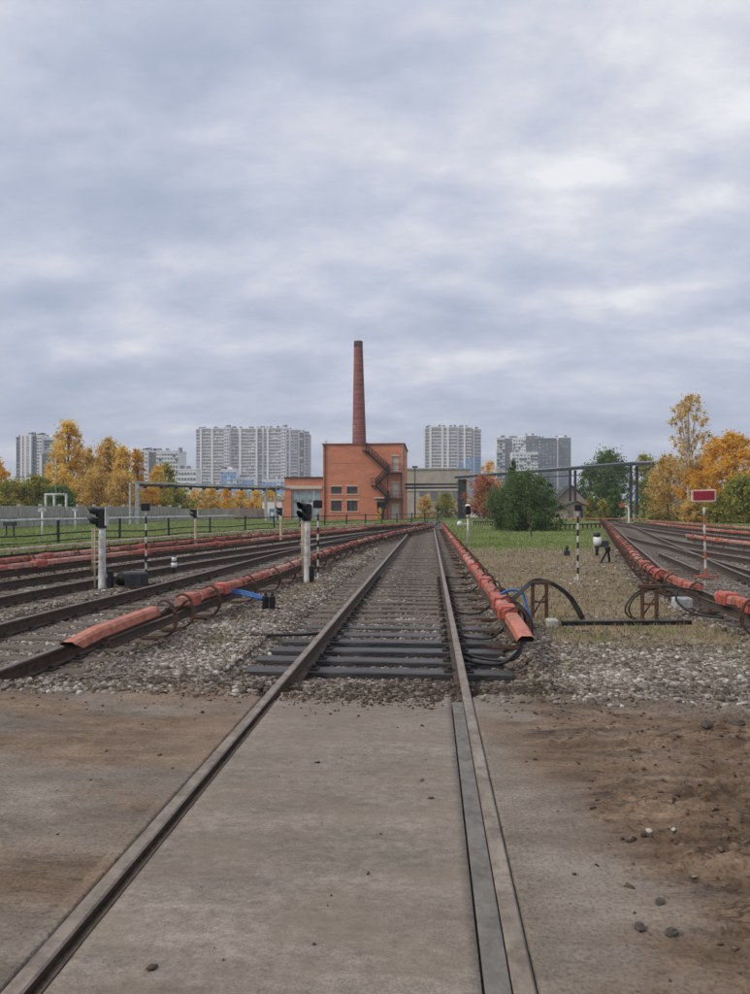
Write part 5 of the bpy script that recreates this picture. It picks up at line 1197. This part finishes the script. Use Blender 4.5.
def tree(name, label, px, Y, py_top, wpx, leaf, trunk_h=.25, shape='oval', nclump=70, nleaf=5000, lsize=.34, bark='bark', cat='tree', group=None, sparse=1.0, crad=.16, zbase=-.36, cbase=None):
    if px < 145 and group is None: wpx *= 1.22; nleaf *= 1.35
    x = X(px, Y); H = Z(py_top, px, Y)-zbase; Wd = wpx*1.28*Y/F; nleaf = int(nleaf*1.7); lsize *= .78; crad *= .82; nclump = int(nclump*1.5)
    t = thing(name, label, cat, (x, Y, zbase), 0, group)
    n_ = nclump; cl = []
    cb = trunk_h if cbase is None else cbase
    while len(cl) < n_:
        h = rng.random()
        if shape == 'oval': w = math.sin(PI*min(1, max(.02, h*.93+.05)))**.6
        elif shape == 'cone': w = (1-h)**.75*.95+.05
        elif shape == 'column': w = math.sin(PI*(h*.9+.07))**.45*(1-.45*h)
        elif shape == 'bush': w = math.sqrt(max(0, 1-(h*.95)**2))
        elif shape == 'dome': w = math.sqrt(max(0, 1-max(0, (h-.35)/.65)**2))*(.8+.2*min(1, h/.35))
        rr = w*math.sqrt(rng.random())*(1 if rng.random() < .8 else .6); q = rng.random()*2*PI
        rad = Wd*crad*(.6+.8*rng.random())
        cx_ = math.cos(q)*rr*(Wd/2-rad*.6); cy_ = math.sin(q)*rr*(Wd/2-rad*.6); cz_ = H*(cb+(1-cb)*h*.98)-rad*.5*(h > .5)
        cl.append((cx_, cy_, max(rad*.4, cz_), rad))
    cl = np.array(cl); ctint = rng.random(n_)
    V_, F_, k = leaves(cl, int(nleaf*sparse), lsize)
    tint = np.clip(.15+.6*ctint[k]+.35*(rng.random(len(k))-.5)+.1, 0, 1)
    quick_mesh('crown', V_, F_, LM[leaf], tint, 4, t)
    mb = MB(); lean = random.uniform(-.03, .03)*H; r0_ = max(.05, H*.016)
    P = [(lean*f_*f_, 0, H*.93*f_) for f_ in np.linspace(0, 1, 7)]
    if shape == 'bush': P = [(lean*f_, 0, H*.7*f_) for f_ in np.linspace(0, 1, 5)]
    mb.tube(P, [r0_*(1.3-1.15*f_) for f_ in np.linspace(0, 1, len(P))], 7)
    mb.build('trunk', M[bark], t)
    mb = MB()
    for i in rng.choice(n_, min(n_, 22), replace=False):
        c = cl[i]; z0 = max(H*.08, c[2]*.62); b0 = (lean*(z0/H)**2, 0, z0); mid = ((b0[0]+c[0])*.5, (b0[1]+c[1])*.5, b0[2]+(c[2]-b0[2])*.35)
        mb.tube([b0, mid, (c[0], c[1], c[2])], [r0_*.4, r0_*.26, r0_*.08], 5, cap=False)
    mb.build('limbs', M[bark], t)
    return t
# left row
tree('autumn_tree', 'orange tree cut by the left edge of the photo', -4, 95, 458, 24, 'orange', nleaf=3500)
tree('poplar_tree', 'tallest golden tree of the left row, narrow and pointed', 68, 100, 419, 36, 'gold', shape='column', nclump=110, nleaf=8000, trunk_h=.12, lsize=.32, crad=.13)
tree('birch_tree', 'brownish golden tree just right of the tallest one', 88, 104, 446, 26, 'brown', shape='column', nleaf=4200, trunk_h=.15, nclump=80)
tree('birch_tree', 'second tallest russet golden tree in the middle of the left row', 108, 100, 436, 30, 'brown', shape='column', nclump=100, nleaf=6500, trunk_h=.12)
tree('autumn_tree', 'golden tree right of the russet one in the left row', 122, 98, 444, 26, 'gold', shape='column', nleaf=4800, trunk_h=.1, nclump=90)
tree('autumn_tree', 'last golden tree at the right end of the left row', 137, 102, 447, 16, 'orange', shape='column', nleaf=2600, trunk_h=.1)
tree('autumn_tree', 'low gold tree filling under the tallest one', 60, 94, 468, 30, 'gold', shape='oval', nleaf=4500, trunk_h=.05)
tree('autumn_tree', 'low russet tree under the middle of the left row', 96, 93, 468, 34, 'brown', nleaf=5200, trunk_h=.04)
tree('autumn_tree', 'low orange brown tree under the right of the left row', 122, 92, 472, 32, 'brown', nleaf=5000, trunk_h=.04)
tree('green_bush', 'olive green bush at the far left behind the wall', 12, 88, 478, 34, 'olive', cat='bush', shape='bush', nleaf=5200, trunk_h=.02, cbase=.0)
tree('green_bush', 'dark green bush between the striped tower and the pipe frame', 38, 90, 474, 34, 'olive', cat='bush', shape='bush', nleaf=5200, trunk_h=.02, cbase=.0)
tree('green_bush', 'green bush behind the white pipe frame', 60, 86, 484, 28, 'green', cat='bush', shape='bush', nleaf=4000, trunk_h=.02, cbase=.0)
tree('autumn_tree', 'yellow green tree under the left end of the low block', 166, 112, 462, 28, 'olive', nleaf=4000, trunk_h=.1)
tree('autumn_tree', 'golden tree before the low block with a green side', 158, 108, 464, 22, 'gold', nleaf=3600, trunk_h=.1)
tree('green_bush', 'olive bush under the left end of the gantry', 176, 100, 486, 42, 'olive', cat='bush', shape='bush', nleaf=4600, trunk_h=.02, cbase=0.)
tree('autumn_bush', 'orange bush framed by the left legs of the gantry', 150, 99, 486, 28, 'orange', cat='bush', shape='bush', nleaf=3600, trunk_h=.02, cbase=0.)
gl_ = [('first', 197), ('second', 211), ('third', 226), ('fourth', 241), ('fifth', 256), ('sixth', 270), ('seventh', 288)]
for w_, px in gl_:
    tree('golden_bush', w_+' bush from the left in the golden hedge under the gantry', px, 125+random.uniform(-3, 3), 488+random.uniform(-2, 2), 20, 'gold' if w_ not in ('third',) else 'orange', cat='bush', shape='bush', nleaf=2400, trunk_h=.02, cbase=0., group='golden hedge under the gantry', nclump=40)
# centre
tree('evergreen_bush', 'big dark evergreen bush standing on the grass right of the middle track', 525, 53, 470, 68, 'pine', cat='bush', shape='dome', nclump=190, nleaf=34000, lsize=.15, trunk_h=.02, cbase=.03, crad=.115)
tree('young_pine', 'narrow evergreen poking up behind the left half of the big dark bush', 513, 56, 459, 15, 'pine', cat='bush', shape='cone', nclump=30, nleaf=2000, lsize=.15, trunk_h=.4, cbase=.6, crad=.2)
tree('young_sapling', 'small dark sapling in front of the evergreen bush', 531, 42, 506, 11, 'green', shape='oval', nclump=16, nleaf=260, lsize=.12, trunk_h=.35, cat='sapling')
tree('red_tree', 'rusty red autumn tree left of the evergreen bush', 484, 112, 473, 38, 'red', nleaf=5200, trunk_h=.1, shape='dome')
tree('autumn_tree', 'orange tree top rising behind the rusty red tree', 489, 135, 459, 22, 'orange', nleaf=2400, trunk_h=.2)
tree('low_shrub', 'olive shrub below the grey warehouse windows', 446, 140, 492, 26, 'olive', cat='shrub', shape='bush', nleaf=3000, cbase=0)
tree('low_shrub', 'brownish shrub at the left of the warehouse front', 425, 138, 494, 18, 'brown', cat='shrub', shape='bush', nleaf=2200, cbase=0)
tree('low_shrub', 'yellow shrub beside the boiler house lower door', 379, 97.5, 507, 8, 'gold', cat='shrub', shape='bush', nleaf=700, lsize=.18, cbase=0, nclump=20)
# right
tree('green_tree', 'big dark green tree behind the pipe bridge', 607, 130, 448, 44, 'green', shape='oval', nclump=120, nleaf=10000, trunk_h=.08, lsize=.4)
tree('green_tree', 'smaller green tree left of the lattice support', 590, 126, 462, 26, 'green', nleaf=4200, trunk_h=.08)
tree('green_tree', 'green tree with yellow top right of the lattice support', 645, 128, 452, 30, 'olive', nleaf=4200, trunk_h=.1)
tree('birch_tree', 'tall sparse birch towering over the right side', 689, 92, 392, 44, 'birch', shape='oval', nclump=95, nleaf=4200, trunk_h=.3, bark='bark_birch', crad=.10, lsize=.30)
tree('autumn_tree', 'broad russet tree under the tall birch', 668, 96, 456, 42, 'brown', nleaf=6500, trunk_h=.06, nclump=100)
tree('autumn_tree', 'large bright orange maple at the right edge', 728, 88, 431, 64, 'orange', shape='dome', nclump=170, nleaf=15000, trunk_h=.12, lsize=.32, crad=.11)
tree('autumn_tree', 'orange brown tree between the birch and the maple', 700, 92, 462, 36, 'orange', nleaf=6000, trunk_h=.05)
tree('green_tree', 'olive green tree under the right side of the maple', 742, 80, 474, 42, 'olive', shape='dome', nleaf=7500, trunk_h=.04, cbase=.02, nclump=110)
tree('low_shrub', 'orange brown shrub under the red sign', 694, 84, 496, 24, 'brown', cat='shrub', shape='bush', nleaf=3200, cbase=0)
tree('low_shrub', 'green shrub just right of the red sign', 716, 82, 493, 26, 'olive', cat='shrub', shape='bush', nleaf=3400, cbase=0)
tree('low_shrub', 'dull green conical shrub left of the bridge support', 590, 98, 492, 13, 'olive', cat='shrub', shape='cone', nleaf=1600, cbase=0)
tree('low_shrub', 'mid green shrub next to the bridge support', 614, 100, 488, 18, 'green', cat='shrub', shape='bush', nleaf=2200, cbase=0)
tree('low_shrub', 'yellow green shrub right of the conical one', 603, 97, 499, 14, 'olive', cat='shrub', shape='bush', nleaf=1600, cbase=0)
tree('green_tree', 'dark green tree behind the right gantry support', 655, 118, 472, 30, 'green', nleaf=4200, trunk_h=.05)
# far wood line
V_, F_, k_ = leaves(np.array([(x_, 230+rng.normal()*6+abs(x_)*.05, 2.5+rng.normal()*1.4, 2.4) for x_ in np.linspace(-230, 260, 420)]), 42000, .9)
o = quick_mesh('far_woods', V_, F_, LM['olive'], np.clip(rng.random(len(F_))*.6+.4*fbm(V_[::4, 0]*.05, V_[::4, 0]*0, 7), 0, 1)); tag(o, 'low distant belt of mixed autumn woods along the horizon', 'woods', kind='stuff')
V_, F_, k_ = leaves(np.array([(x_, 96+rng.normal()*1.2, .35, .8) for x_ in np.linspace(27, 75, 90)]), 9000, .3)
o = quick_mesh('right_undergrowth', V_, F_, LM['olive'], rng.random(len(F_))); tag(o, 'low undergrowth along the foot of the trees on the right', 'undergrowth', kind='stuff')

# ------------------------------------------------------------------ thin haze over the whole place
hm = bpy.data.materials.new('haze air'); hm.use_nodes = True; hn = hm.node_tree.nodes; hl = hm.node_tree.links; hn.clear()
ho = hn.new('ShaderNodeOutputMaterial'); pv = hn.new('ShaderNodeVolumePrincipled'); pv.inputs['Color'].default_value = (.86, .91, 1, 1); pv.inputs['Density'].default_value = .00042
hl.new(pv.outputs[0], ho.inputs['Volume'])
mb = MB(); mb.box((0, 1350, 50), (5200, 3500, 103)); o = mb.build('haze', hm); o['kind'] = 'stuff'; o['label'] = 'thin pale haze over the yard and the distant towers'
